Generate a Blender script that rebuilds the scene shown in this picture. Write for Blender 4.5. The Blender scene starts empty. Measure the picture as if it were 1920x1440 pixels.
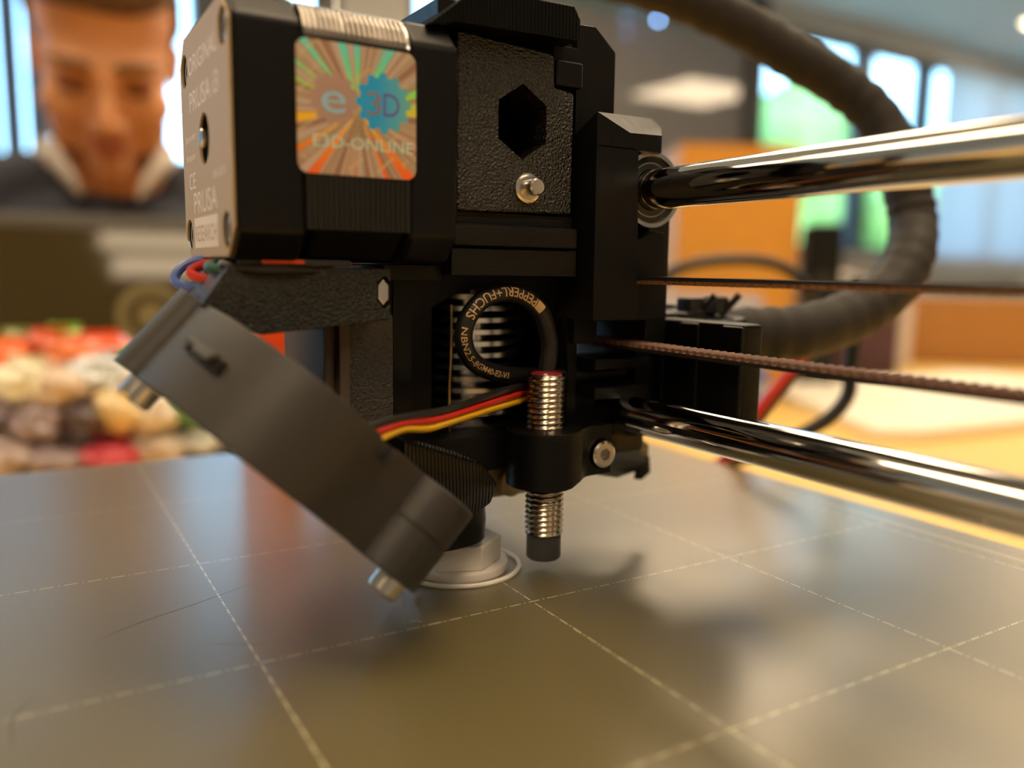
import bpy, bmesh, math, random
from mathutils import Vector, Matrix, noise
from math import sin, cos, pi, radians, atan2, sqrt

SC = bpy.context.scene
COL = SC.collection

# ------------------------------------------------------------------ camera, world, exposure
MM = 0.001
cam_d = bpy.data.cameras.new('camera')
cam = bpy.data.objects.new('camera', cam_d); COL.objects.link(cam)
CAM = Vector((-29.57, -173.96, 60.98)) * MM
yaw, pitch, roll = 0.5409, 0.1360, 0.0146
fw = Vector((sin(yaw)*cos(pitch), cos(yaw)*cos(pitch), -sin(pitch)))
rt = Vector((cos(yaw), -sin(yaw), 0)); up = rt.cross(fw)
r2 = cos(roll)*rt + sin(roll)*up; u2 = -sin(roll)*rt + cos(roll)*up
cam.matrix_world = Matrix(((r2.x, u2.x, -fw.x, CAM.x), (r2.y, u2.y, -fw.y, CAM.y), (r2.z, u2.z, -fw.z, CAM.z), (0, 0, 0, 1)))
cam_d.sensor_width = 36.0
cam_d.lens = 1551.1/1920*36.0
cam_d.clip_start = 0.005; cam_d.clip_end = 200
cam_d.dof.use_dof = True
cam_d.dof.focus_distance = 0.156
cam_d.dof.aperture_fstop = 7.0
SC.camera = cam

w = bpy.data.worlds.new('sky'); SC.world = w; w.use_nodes = True
wn = w.node_tree; wn.nodes.clear()
wo = wn.nodes.new('ShaderNodeOutputWorld'); wb = wn.nodes.new('ShaderNodeBackground')
wg = wn.nodes.new('ShaderNodeTexCoord'); ws = wn.nodes.new('ShaderNodeSeparateXYZ'); wr = wn.nodes.new('ShaderNodeValToRGB')
wn.links.new(wg.outputs['Generated'], ws.inputs[0]); wn.links.new(ws.outputs['Z'], wr.inputs[0])
wr.color_ramp.elements[0].position = 0.0; wr.color_ramp.elements[0].color = (0.42, 0.70, 0.98, 1)
wr.color_ramp.elements[1].position = 0.7; wr.color_ramp.elements[1].color = (0.26, 0.55, 1.0, 1)
wn.links.new(wr.outputs[0], wb.inputs['Color']); wb.inputs['Strength'].default_value = 8.5
wn.links.new(wb.outputs[0], wo.inputs[0])

sun_d = bpy.data.lights.new('sun', 'SUN'); sun_d.energy = 3.0; sun_d.angle = 0.02; sun_d.color = (1, 0.93, 0.82)
sun = bpy.data.objects.new('sun', sun_d); COL.objects.link(sun); sun.rotation_euler = (radians(48), 0, radians(20))
LAMP_COLOR = (1.0, 0.77, 0.50); LAMP_STRENGTH = 12.0

SC.view_settings.view_transform = 'Standard'; SC.view_settings.look = 'None'
SC.view_settings.exposure = 0.0; SC.view_settings.gamma = 1.0; SC.view_settings.use_curve_mapping = False
SC.cycles.max_bounces = 8; SC.cycles.diffuse_bounces = 4; SC.cycles.glossy_bounces = 5
SC.cycles.transparent_max_bounces = 12
SC.cycles.sample_clamp_indirect = 4.0
SC.cycles.caustics_reflective = False; SC.cycles.caustics_refractive = False
SC.cycles.use_denoising = True

# ------------------------------------------------------------------ materials
def nodes_of(name):
    m = bpy.data.materials.new(name); m.use_nodes = True
    return m, m.node_tree, m.node_tree.nodes['Principled BSDF']

def mat(name, color, rough=0.5, metal=0.0, spec=0.5, bump=None, var=0.0, emit=None, trans=0.0, coat=0.0, aniso=None, rvar=0.0):
    """principled material; bump = (kind, scale, distance, strength); kind 'noise', 'wave_x', 'wave_y', 'wave_z', 'voronoi'"""
    m, nt, p = nodes_of(name)
    p.inputs['Base Color'].default_value = (*color, 1); p.inputs['Roughness'].default_value = rough
    p.inputs['Metallic'].default_value = metal; p.inputs['Specular IOR Level'].default_value = spec
    p.inputs['Coat Weight'].default_value = coat; p.inputs['Transmission Weight'].default_value = trans
    L = nt.links
    tc = None
    def coord():
        nonlocal tc
        if tc is None: tc = nt.nodes.new('ShaderNodeTexCoord')
        return tc.outputs['Object']
    if var or rvar:
        n = nt.nodes.new('ShaderNodeTexNoise'); n.inputs['Scale'].default_value = bump[1]*0.35 if bump else 30; n.inputs['Detail'].default_value = 4
        L.new(coord(), n.inputs['Vector'])
        if var:
            mx = nt.nodes.new('ShaderNodeMix'); mx.data_type = 'RGBA'
            mx.inputs[6].default_value = (*[c*(1-var) for c in color], 1); mx.inputs[7].default_value = (*[min(1, c*(1+var)) for c in color], 1)
            L.new(n.outputs['Fac'], mx.inputs[0]); L.new(mx.outputs[2], p.inputs['Base Color'])
        if rvar:
            mr = nt.nodes.new('ShaderNodeMapRange'); mr.inputs[3].default_value = max(0.02, rough-rvar); mr.inputs[4].default_value = min(1, rough+rvar)
            L.new(n.outputs['Fac'], mr.inputs[0]); L.new(mr.outputs[0], p.inputs['Roughness'])
    if bump:
        kind, scale, dist, st = bump
        if kind == 'noise':
            t = nt.nodes.new('ShaderNodeTexNoise'); t.inputs['Scale'].default_value = scale; t.inputs['Detail'].default_value = 2
        elif kind == 'voronoi':
            t = nt.nodes.new('ShaderNodeTexVoronoi'); t.feature = 'SMOOTH_F1'; t.inputs['Scale'].default_value = scale
        else:
            t = nt.nodes.new('ShaderNodeTexWave'); t.bands_direction = kind[-1].upper(); t.inputs['Scale'].default_value = scale
            t.inputs['Distortion'].default_value = 0.6; t.inputs['Detail'].default_value = 1; t.inputs['Detail Scale'].default_value = 0.6
        L.new(coord(), t.inputs['Vector'])
        b = nt.nodes.new('ShaderNodeBump'); b.inputs['Strength'].default_value = st; b.inputs['Distance'].default_value = dist
        L.new(t.outputs['Distance' if kind == 'voronoi' else 'Fac'], b.inputs['Height']); L.new(b.outputs[0], p.inputs['Normal'])
    if emit:
        p.inputs['Emission Color'].default_value = (*emit[0], 1); p.inputs['Emission Strength'].default_value = emit[1]
    return m

M = {}
# printed and moulded plastics (wave scale: one layer line about 0.35 mm)
M['black_print'] = mat('black_print', (0.005, 0.0046, 0.0045), 0.38, spec=0.2, bump=('wave_x', 900, 0.00004, 0.5), rvar=0.06)
M['black_print_z'] = mat('black_print_z', (0.005, 0.0046, 0.0045), 0.36, spec=0.22, bump=('wave_z', 900, 0.00005, 0.6), rvar=0.06)
M['black_layered'] = mat('black_layered', (0.004, 0.0037, 0.0035), 0.17, spec=0.18, bump=('wave_x', 420, 0.00025, 1.0))
M['black_textured'] = mat('black_textured', (0.009, 0.008, 0.0075), 0.22, spec=0.6, bump=('noise', 2100, 0.0006, 1.0))
M['grey_textured'] = mat('grey_textured', (0.085, 0.070, 0.060), 0.45, spec=0.5, bump=('noise', 1900, 0.0005, 1.0))
M['black_smooth'] = mat('black_smooth', (0.006, 0.006, 0.006), 0.42, spec=0.22, bump=('noise', 900, 0.00002, 0.4))
M['motor_paint'] = mat('motor_paint', (0.005, 0.005, 0.0055), 0.34, spec=0.2, bump=('noise', 3500, 0.00002, 0.5))
M['fan_plastic'] = mat('fan_plastic', (0.032, 0.028, 0.025), 0.46, spec=0.5, bump=('noise', 3000, 0.00006, 0.7), var=0.12)
M['rubber'] = mat('rubber', (0.013, 0.012, 0.012), 0.42, spec=0.4)
M['belt_rubber'] = mat('belt_rubber', (0.016, 0.013, 0.012), 0.55, spec=0.4, bump=('noise', 2500, 0.00006, 0.6))
M['belt_fabric'] = mat('belt_fabric', (0.20, 0.095, 0.06), 0.55, spec=0.35, bump=('noise', 3500, 0.00006, 0.6), var=0.25)
M['sleeve'] = mat('sleeve', (0.026, 0.022, 0.019), 0.6, spec=0.3, bump=('wave_x', 500, 0.0003, 0.5), var=0.2)
# metals
M['chrome'] = mat('chrome', (0.74, 0.71, 0.69), 0.07, 1.0)
M['steel'] = mat('steel', (0.62, 0.57, 0.52), 0.22, 1.0, bump=('noise', 1500, 0.00002, 0.3))
M['thread_metal'] = mat('thread_metal', (0.66, 0.57, 0.47), 0.20, 1.0)
M['aluminium'] = mat('aluminium', (0.78, 0.76, 0.74), 0.25, 1.0)
M['lamination'] = mat('lamination', (0.42, 0.38, 0.34), 0.33, 1.0, bump=('wave_x', 700, 0.0001, 0.5))
M['lamination_black'] = mat('lamination_black', (0.008, 0.0075, 0.0075), 0.42, spec=0.4)
M['plate_warm_sheen'] = mat('plate_warm_sheen', (0.46, 0.335, 0.17), 0.5, 0.1, spec=0.2, bump=('noise', 2500, 0.00001, 0.3))  # black plate; warm reflection of the room put into its base colour
M['plate_print'] = mat('plate_print', (0.80, 0.68, 0.52), 0.5, 0.1)
M['brass'] = mat('brass', (0.62, 0.42, 0.16), 0.3, 1.0)
M['block_metal'] = mat('block_metal', (0.45, 0.33, 0.17), 0.45, 0.7, bump=('noise', 600, 0.0002, 0.6), var=0.4)
M['wool'] = mat('wool', (0.62, 0.48, 0.26), 0.8, bump=('noise', 1200, 0.0004, 0.8), var=0.3)
# colours
M['wire_red'] = mat('wire_red', (0.62, 0.022, 0.012), 0.32)
M['wire_yellow'] = mat('wire_yellow', (0.80, 0.46, 0.010), 0.32)
M['wire_black'] = mat('wire_black', (0.014, 0.013, 0.013), 0.32)
M['wire_blue'] = mat('wire_blue', (0.08, 0.14, 0.50), 0.35)
M['wire_green'] = mat('wire_green', (0.015, 0.11, 0.075), 0.35)
M['probe_tip'] = mat('probe_tip', (0.055, 0.053, 0.055), 0.5, bump=('noise', 2500, 0.00003, 0.4))
M['cable_print'] = mat('cable_print', (0.66, 0.43, 0.20), 0.55)
M['red_seal'] = mat('red_seal', (0.25, 0.02, 0.03), 0.2)
M['white_print'] = mat('white_print', (0.86, 0.80, 0.75), 0.45, bump=('wave_z', 900, 0.00005, 0.4))
M['strand'] = mat('strand', (0.40, 0.37, 0.28), 0.4)
M['orange_print'] = mat('orange_print', (0.95, 0.09, 0.012), 0.4, bump=('wave_z', 900, 0.00005, 0.4))
M['heatbed'] = mat('heatbed', (0.02, 0.02, 0.02), 0.6, bump=('noise', 900, 0.00003, 0.3))
M['cast'] = mat('cast', (0.05, 0.05, 0.05), 0.5, 0.6, bump=('noise', 500, 0.0001, 0.3))

def bed_material():
    m, nt, p = nodes_of('bed_sheet'); L = nt.links; N = nt.nodes
    geo = N.new('ShaderNodeNewGeometry'); sep = N.new('ShaderNodeSeparateXYZ'); L.new(geo.outputs['Position'], sep.inputs[0])
    def math(op, a, b=None, c=None):
        n = N.new('ShaderNodeMath'); n.operation = op
        for i, v in enumerate((a, b, c)):
            if v is None: continue
            if isinstance(v, (int, float)): n.inputs[i].default_value = v
            else: L.new(v, n.inputs[i])
        return n.outputs[0]
    def line(u, v):
        g = math('DIVIDE', u, 0.05); d = math('ABSOLUTE', math('SUBTRACT', g, math('ROUND', g)))
        w_ = math('LESS_THAN', d, 0.0029)                       # half width 0.15 mm of a 50 mm pitch
        f = math('FRACT', math('DIVIDE', v, 0.0041))
        dash = math('LESS_THAN', f, 0.58)
        dot = math('MULTIPLY', math('GREATER_THAN', f, 0.75), math('LESS_THAN', f, 0.84))
        lim = math('LESS_THAN', u, 0.1556) if True else None
        return math('MULTIPLY', math('MULTIPLY', w_, math('MAXIMUM', dash, dot)), lim)
    x, y = sep.outputs['X'], sep.outputs['Y']
    lx = line(x, y); ly0 = line(y, x); ly = math('MULTIPLY', ly0, math('LESS_THAN', x, 0.1556))
    border = math('LESS_THAN', math('ABSOLUTE', math('SUBTRACT', x, 0.1556)), 0.00022)
    mask = math('MAXIMUM', math('MAXIMUM', lx, ly), border)
    n1 = N.new('ShaderNodeTexNoise'); n1.inputs['Scale'].default_value = 9; n1.inputs['Detail'].default_value = 5; L.new(geo.outputs['Position'], n1.inputs['Vector'])
    mr = N.new('ShaderNodeMapRange'); mr.inputs[3].default_value = 0.34; mr.inputs[4].default_value = 0.40; L.new(n1.outputs['Fac'], mr.inputs[0])
    L.new(mr.outputs[0], p.inputs['Roughness'])
    mx = N.new('ShaderNodeMix'); mx.data_type = 'RGBA'; mx.inputs[6].default_value = (0.125, 0.100, 0.040, 1); mx.inputs[7].default_value = (0.58, 0.52, 0.34, 1)
    L.new(mask, mx.inputs[0]); L.new(mx.outputs[2], p.inputs['Base Color'])
    n2 = N.new('ShaderNodeTexNoise'); n2.inputs['Scale'].default_value = 2600; n2.inputs['Detail'].default_value = 1; L.new(geo.outputs['Position'], n2.inputs['Vector'])
    b = N.new('ShaderNodeBump'); b.inputs['Strength'].default_value = 0.35; b.inputs['Distance'].default_value = 0.00003
    L.new(n2.outputs['Fac'], b.inputs['Height']); L.new(b.outputs[0], p.inputs['Normal'])
    p.inputs['Specular IOR Level'].default_value = 0.5; p.inputs['IOR'].default_value = 1.5; p.inputs['Coat Weight'].default_value = 1.0; p.inputs['Coat Roughness'].default_value = 0.30; p.inputs['Coat IOR'].default_value = 1.7
    return m
M['bed'] = bed_material()
M['bed_ink'] = mat('bed_ink', (0.30, 0.26, 0.17), 0.4)

def hologram_material():
    m, nt, p = nodes_of('hologram'); L = nt.links; N = nt.nodes
    tc = N.new('ShaderNodeTexCoord'); sep = N.new('ShaderNodeSeparateXYZ'); L.new(tc.outputs['Object'], sep.inputs[0])
    def math(op, a, b=None):
        n = N.new('ShaderNodeMath'); n.operation = op
        for i, v in enumerate((a, b)):
            if v is None: continue
            if isinstance(v, (int, float)): n.inputs[i].default_value = v
            else: L.new(v, n.inputs[i])
        return n.outputs[0]
    # object origin is the print head's root; the sticker's centre in that frame
    x = math('SUBTRACT', sep.outputs['X'], HOLO_C[0]); z = math('SUBTRACT', sep.outputs['Z'], HOLO_C[1])
    ang = math('ARCTAN2', z, x)
    n1 = N.new('ShaderNodeTexNoise'); n1.noise_dimensions = '1D'; n1.inputs['Scale'].default_value = 4.2; n1.inputs['Detail'].default_value = 1.0
    L.new(ang, n1.inputs['W'])
    st = N.new('ShaderNodeMapRange'); st.inputs[1].default_value = 0.52; st.inputs[2].default_value = 0.60; L.new(n1.outputs['Fac'], st.inputs[0])
    vr = N.new('ShaderNodeMapRange'); vr.inputs[1].default_value = -0.0098; vr.inputs[2].default_value = 0.0098; L.new(z, vr.inputs[0])
    vv = math('ADD', vr.outputs[0], math('MULTIPLY', math('SUBTRACT', n1.outputs['Fac'], 0.5), 0.25))
    cr = N.new('ShaderNodeValToRGB'); L.new(vv, cr.inputs[0])
    els = cr.color_ramp.elements
    els[0].position = 0.0; els[0].color = (1.0, 0.13, 0.02, 1)
    els[1].position = 1.0; els[1].color = (0.15, 0.85, 0.85, 1)
    for pos, c in ((0.28, (1.0, 0.33, 0.01)), (0.5, (1.0, 0.66, 0.02)), (0.68, (0.45, 0.9, 0.12)), (0.85, (0.15, 0.95, 0.5))):
        e = els.new(pos); e.color = (*c, 1)
    n2 = N.new('ShaderNodeTexNoise'); n2.noise_dimensions = '1D'; n2.inputs['Scale'].default_value = 8; n2.inputs['Detail'].default_value = 1; L.new(ang, n2.inputs['W'])
    base = N.new('ShaderNodeValToRGB'); L.new(n2.outputs['Fac'], base.inputs[0])
    b = base.color_ramp.elements; b[0].position = 0.35; b[0].color = (0.38, 0.20, 0.16, 1); b[1].position = 0.65; b[1].color = (0.62, 0.50, 0.47, 1)
    e = b.new(0.5); e.color = (0.50, 0.38, 0.27, 1)
    mx = N.new('ShaderNodeMix'); mx.data_type = 'RGBA'; L.new(st.outputs[0], mx.inputs[0]); L.new(base.outputs[0], mx.inputs[6]); L.new(cr.outputs[0], mx.inputs[7])
    L.new(mx.outputs[2], p.inputs['Base Color'])
    p.inputs['Metallic'].default_value = 0.2; p.inputs['Roughness'].default_value = 0.35; p.inputs['Coat Weight'].default_value = 0.4
    return m
ROOT_HEAD = Vector((55.5, -13.0, 7.0))
HOLO_C = ((18.3-ROOT_HEAD.x)*MM, (85.3-ROOT_HEAD.z)*MM)
M['hologram'] = hologram_material()
def gear_material():
    m, nt, p = nodes_of('hologram_gear'); L = nt.links; N = nt.nodes
    tc = N.new('ShaderNodeTexCoord'); sep = N.new('ShaderNodeSeparateXYZ'); L.new(tc.outputs['Object'], sep.inputs[0])
    mr = N.new('ShaderNodeMapRange'); mr.inputs[1].default_value = HOLO_C[0]+0.003; mr.inputs[2].default_value = HOLO_C[0]+0.010; L.new(sep.outputs['X'], mr.inputs[0])
    cr = N.new('ShaderNodeValToRGB'); L.new(mr.outputs[0], cr.inputs[0]); e = cr.color_ramp.elements
    e[0].color = (0.03, 0.45, 1.0, 1); e[1].color = (0.22, 0.62, 0.55, 1)
    L.new(cr.outputs[0], p.inputs['Base Color']); p.inputs['Metallic'].default_value = 0.35; p.inputs['Roughness'].default_value = 0.35
    return m
M['holo_blue'] = gear_material()
M['holo_mauve'] = mat('holo_mauve', (0.50, 0.34, 0.31), 0.35, 0.35)
M['holo_light_blue'] = mat('holo_light_blue', (0.36, 0.66, 0.95), 0.35, 0.3)
M['holo_violet'] = mat('holo_violet', (0.16, 0.15, 0.62), 0.35, 0.3)
M['holo_grey'] = mat('holo_grey', (0.30, 0.24, 0.34), 0.35, 0.3)
M['holo_cyan'] = mat('holo_cyan', (0.62, 0.90, 0.85), 0.35, 0.3)
M['holo_gold'] = mat('holo_gold', (0.72, 0.60, 0.34), 0.35, 0.3)
M['holo_edge'] = mat('holo_edge', (0.6, 0.55, 0.5), 0.4, 0.3)

# ------------------------------------------------------------------ mesh builder (coordinates in mm)
class B:
    def __init__(s): s.bm = bmesh.new(); s.mi = 0
    def m(s, i): s.mi = i; return s
    def _add(s, t, bev=0, seg=2, angle=30):
        if bev:
            bmesh.ops.remove_doubles(t, verts=t.verts, dist=1e-4)
            t.normal_update()
            es = [e for e in t.edges if len(e.link_faces) == 2 and e.calc_face_angle(0) > radians(angle)]
            if es:
                try: bmesh.ops.bevel(t, geom=es, offset=bev, segments=seg, profile=0.5, affect='EDGES', clamp_overlap=True)
                except Exception: pass
        me = bpy.data.meshes.new('t'); 
        for f in t.faces: f.material_index = s.mi
        t.to_mesh(me); t.free(); s.bm.from_mesh(me); bpy.data.meshes.remove(me)
        return s
    def box(s, x0, x1, y0, y1, z0, z1, bev=0, seg=2):
        t = bmesh.new(); bmesh.ops.create_cube(t, size=1)
        for v in t.verts: v.co = Vector(((x0+x1)/2+v.co.x*(x1-x0), (y0+y1)/2+v.co.y*(y1-y0), (z0+z1)/2+v.co.z*(z1-z0)))
        return s._add(t, bev, seg)
    def prism(s, poly, axis, a0, a1, bev=0, seg=2, fn=None):
        """polygon in the other two axes (x: (y,z), y: (x,z), z: (x,y)) swept along axis"""
        t = bmesh.new()
        def P(p, a):
            if axis == 'x': return Vector((a, p[0], p[1]))
            if axis == 'y': return Vector((p[0], a, p[1]))
            return Vector((p[0], p[1], a))
        A = [t.verts.new(P(p, a0)) for p in poly]; Z = [t.verts.new(P(p, a1)) for p in poly]
        t.faces.new(A); t.faces.new(Z[::-1]); n = len(poly)
        for i in range(n): t.faces.new((A[i], Z[i], Z[(i+1) % n], A[(i+1) % n]))
        bmesh.ops.recalc_face_normals(t, faces=t.faces)
        if fn:
            for v in t.verts: v.co = fn(v.co)
        return s._add(t, bev, seg)
    def hull(s, pts, bev=0, seg=2):
        t = bmesh.new()
        for p in pts: t.verts.new(p)
        r = bmesh.ops.convex_hull(t, input=t.verts)
        bmesh.ops.delete(t, geom=[g for g in set(r['geom_interior']+r['geom_unused']) if isinstance(g, bmesh.types.BMVert)], context='VERTS')
        bmesh.ops.dissolve_limit(t, angle_limit=radians(1), verts=t.verts, edges=t.edges)
        bmesh.ops.recalc_face_normals(t, faces=t.faces)
        return s._add(t, bev, seg)
    def lathe(s, prof, o=(0, 0, 0), axis=(0, 0, 1), seg=32):
        """profile of (radius, height) pairs turned about axis through o; ends at radius 0 close it"""
        t = bmesh.new(); q = Vector((0, 0, 1)).rotation_difference(Vector(axis)); o = Vector(o); rings = []
        for r, h in prof:
            if r < 1e-6: rings.append([t.verts.new(o+q @ Vector((0, 0, h)))])
            else: rings.append([t.verts.new(o+q @ Vector((r*cos(2*pi*k/seg), r*sin(2*pi*k/seg), h))) for k in range(seg)])
        for a, b in zip(rings, rings[1:]):
            for k in range(seg):
                k2 = (k+1) % seg
                if len(a) == 1 and len(b) == 1: continue
                if len(a) == 1: t.faces.new((a[0], b[k2], b[k]))
                elif len(b) == 1: t.faces.new((a[k], a[k2], b[0]))
                else: t.faces.new((a[k], a[k2], b[k2], b[k]))
        bmesh.ops.recalc_face_normals(t, faces=t.faces)
        return s._add(t)
    def cyl(s, p0, p1, r, seg=24, r2=None, ch=0):
        p0, p1 = Vector(p0), Vector(p1); h = (p1-p0).length; r2 = r if r2 is None else r2
        prof = [(0, 0), (r-ch, 0), (r, ch), (r2, h-ch), (r2-ch, h), (0, h)] if ch else [(0, 0), (r, 0), (r2, h), (0, h)]
        return s.lathe(prof, p0, (p1-p0).normalized(), seg)
    def tube(s, pts, r, seg=12, closed=False, caps=True, rad=None):
        t = bmesh.new(); pts = [Vector(p) for p in pts]; n = len(pts); rings = []
        prev = None
        for i, p in enumerate(pts):
            a = pts[(i-1) % n] if (closed or i > 0) else p; b = pts[(i+1) % n] if (closed or i < n-1) else p
            d = (b-a).normalized()
            if prev is None:
                side = d.cross(Vector((0, 0, 1)))
                if side.length < 0.05: side = d.cross(Vector((0, 1, 0)))
            else: side = prev-d*prev.dot(d)
            side.normalize(); prev = side; u = d.cross(side); rr = rad[i] if rad else r
            rings.append([t.verts.new(p+rr*(cos(2*pi*k/seg)*side+sin(2*pi*k/seg)*u)) for k in range(seg)])
        for i in range(n if closed else n-1):
            a, b = rings[i], rings[(i+1) % n]
            for k in range(seg): t.faces.new((a[k], a[(k+1) % seg], b[(k+1) % seg], b[k]))
        if caps and not closed: t.faces.new(rings[0][::-1]); t.faces.new(rings[-1])
        bmesh.ops.recalc_face_normals(t, faces=t.faces)
        return s._add(t)
    def ball(s, c, r, sub=3, fn=None):
        t = bmesh.new(); bmesh.ops.create_icosphere(t, subdivisions=sub, radius=1.0); c = Vector(c)
        r = Vector((r, r, r)) if isinstance(r, (int, float)) else Vector(r)
        for v in t.verts:
            d = v.co.copy()
            v.co = Vector((c.x+d.x*r.x, c.y+d.y*r.y, c.z+d.z*r.z))
            if fn: v.co = fn(v.co, d)
        return s._add(t)
    def raw(s, vs, fs):
        t = bmesh.new(); V = [t.verts.new(v) for v in vs]
        for f in fs:
            try: t.faces.new([V[i] for i in f])
            except ValueError: pass
        return s._add(t)
    def xf(s, mx):
        bmesh.ops.transform(s.bm, matrix=mx, verts=s.bm.verts); return s
    def cut(s, other):
        """boolean difference with another builder"""
        def tmp(b, nm):
            me = bpy.data.meshes.new(nm); b.bm.to_mesh(me); o = bpy.data.objects.new(nm, me); COL.objects.link(o); return o
        a, c = tmp(s, 'ta'), tmp(other, 'tb')
        md = a.modifiers.new('d', 'BOOLEAN'); md.operation = 'DIFFERENCE'; md.object = c; md.solver = 'EXACT'
        dg = bpy.context.evaluated_depsgraph_get(); dg.update()
        me = bpy.data.meshes.new_from_object(a.evaluated_get(dg))
        s.bm.clear(); s.bm.from_mesh(me)
        for o in (a, c):
            d = o.data; bpy.data.objects.remove(o); bpy.data.meshes.remove(d)
        bpy.data.meshes.remove(me); other.bm.free(); return s

def build(name, b, mats, parent=None, smooth=35, scale=MM, origin=None):
    """link the builder as one mesh object; children are stored relative to their root"""
    me = bpy.data.meshes.new(name)
    bm = b.bm
    if parent is not None: o0 = Vector(parent['origin_mm'])
    else:
        lo = Vector((min(v.co.x for v in bm.verts), min(v.co.y for v in bm.verts), min(v.co.z for v in bm.verts)))
        hi = Vector((max(v.co.x for v in bm.verts), max(v.co.y for v in bm.verts), max(v.co.z for v in bm.verts)))
        o0 = Vector(origin) if origin else Vector(((lo.x+hi.x)/2, (lo.y+hi.y)/2, lo.z))
    for v in bm.verts: v.co = (v.co-o0)*scale
    bm.to_mesh(me); bm.free()
    for q in (mats if isinstance(mats, (list, tuple)) else [mats]): me.materials.append(M[q] if isinstance(q, str) else q)
    me.shade_smooth(); me.set_sharp_from_angle(angle=radians(smooth))
    o = bpy.data.objects.new(name, me); COL.objects.link(o)
    if parent is not None: o.parent = parent
    else: o.location = o0*scale
    o['origin_mm'] = tuple(o0)
    wn_ = o.modifiers.new('weighted_normals', 'WEIGHTED_NORMAL'); wn_.keep_sharp = True; wn_.weight = 60
    return o

def empty(name, loc):
    o = bpy.data.objects.new(name, None); COL.objects.link(o); o.location = Vector(loc)*MM; o['origin_mm'] = tuple(loc); o.empty_display_size = 0.01
    return o
def tag(o, label=None, cat=None, group=None, kind=None):
    for k, v in (('label', label), ('category', cat), ('group', group), ('kind', kind)):
        if v: o[k] = v
    return o
def copy_tree(o, parent=None):
    c = o.copy(); COL.objects.link(c)
    if parent is not None: c.parent = parent
    for ch in list(o.children): copy_tree(ch, c)
    return c

def spline(pts, n=8):
    """Catmull-Rom through the points"""
    P = [Vector(p) for p in pts]; P = [2*P[0]-P[1]]+P+[2*P[-1]-P[-2]]; out = []
    for i in range(1, len(P)-2):
        a, b, c, d = P[i-1:i+3]
        for k in range(n):
            t = k/n
            out.append(0.5*((2*b)+(c-a)*t+(2*a-5*b+4*c-d)*t*t+(3*b-a-3*c+d)*t**3))
    out.append(P[-2]); return out

_tc = {}
def text_geo(s, size=1.0, sx=1.0, bold=0.0):
    """flat outline mesh of a word: 2-D vertices with the origin at the left end of the baseline, faces, width"""
    k = (s, size, sx, bold)
    if k in _tc: return _tc[k]
    cu = bpy.data.curves.new('t', 'FONT'); cu.body = s; cu.size = size; cu.resolution_u = 3; cu.offset = bold
    o = bpy.data.objects.new('t', cu); COL.objects.link(o)
    dg = bpy.context.evaluated_depsgraph_get(); dg.update()
    me = bpy.data.meshes.new_from_object(o.evaluated_get(dg))
    vs = [(v.co.x*sx, v.co.y) for v in me.vertices]; fs = [tuple(p.vertices) for p in me.polygons]
    bpy.data.objects.remove(o); bpy.data.curves.remove(cu); bpy.data.meshes.remove(me)
    x0 = min(v[0] for v in vs); wd = max(v[0] for v in vs)-x0
    r = ([(v[0]-x0, v[1]) for v in vs], fs, wd); _tc[k] = r; return r
def fine(vs, fs, lim):
    """split the lettering's long edges so that it can bend round a tube"""
    t = bmesh.new(); V = [t.verts.new((x, y, 0)) for x, y in vs]
    for f in fs:
        try: t.faces.new([V[i] for i in f])
        except ValueError: pass
    bmesh.ops.triangulate(t, faces=t.faces)
    for _ in range(4):
        es = [e for e in t.edges if e.calc_length() > lim]
        if not es: break
        bmesh.ops.subdivide_edges(t, edges=es, cuts=1); bmesh.ops.triangulate(t, faces=t.faces)
    t.verts.ensure_lookup_table(); t.verts.index_update()
    r = [(v.co.x, v.co.y) for v in t.verts], [tuple(v.index for v in f.verts) for f in t.faces]; t.free(); return r
def text(b, s, o, ex, ey, size, width=None, rot=0.0, bold=0.0):
    """flat lettering starting at o, along ex, with ey upward"""
    vs, fs, wd = text_geo(s, size, 1.0, bold); kx = width/wd if width else 1.0
    o, ex, ey = Vector(o), Vector(ex), Vector(ey)
    a, c = cos(rot), sin(rot); ex, ey = a*ex+c*ey, a*ey-c*ex
    return b.raw([o+ex*(v[0]*kx)+ey*v[1] for v in vs], fs)
# ------------------------------------------------------------------ the room (mm)
def glass_pane(name, tint=(0.9, 0.97, 0.95)):
    m = bpy.data.materials.new(name); m.use_nodes = True; nt = m.node_tree; nt.nodes.clear()
    o = nt.nodes.new('ShaderNodeOutputMaterial'); mx = nt.nodes.new('ShaderNodeMixShader'); fr = nt.nodes.new('ShaderNodeFresnel')
    tr = nt.nodes.new('ShaderNodeBsdfTransparent'); gl = nt.nodes.new('ShaderNodeBsdfGlossy')
    tr.inputs[0].default_value = (*tint, 1); gl.inputs['Roughness'].default_value = 0.02; fr.inputs[0].default_value = 1.45
    ge = nt.nodes.new('ShaderNodeNewGeometry'); mu = nt.nodes.new('ShaderNodeMath'); mu.operation = 'MULTIPLY_ADD'     # only the outer skin of the pane reflects
    mu.inputs[1].default_value = -1.0; mu.inputs[2].default_value = 1.0; nt.links.new(ge.outputs['Backfacing'], mu.inputs[0])
    m2 = nt.nodes.new('ShaderNodeMath'); m2.operation = 'MULTIPLY'; nt.links.new(mu.outputs[0], m2.inputs[0]); nt.links.new(fr.outputs[0], m2.inputs[1])
    nt.links.new(m2.outputs[0], mx.inputs[0]); nt.links.new(tr.outputs[0], mx.inputs[1]); nt.links.new(gl.outputs[0], mx.inputs[2]); nt.links.new(mx.outputs[0], o.inputs[0])
    return m
M['glass'] = glass_pane('window_glass')
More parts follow.
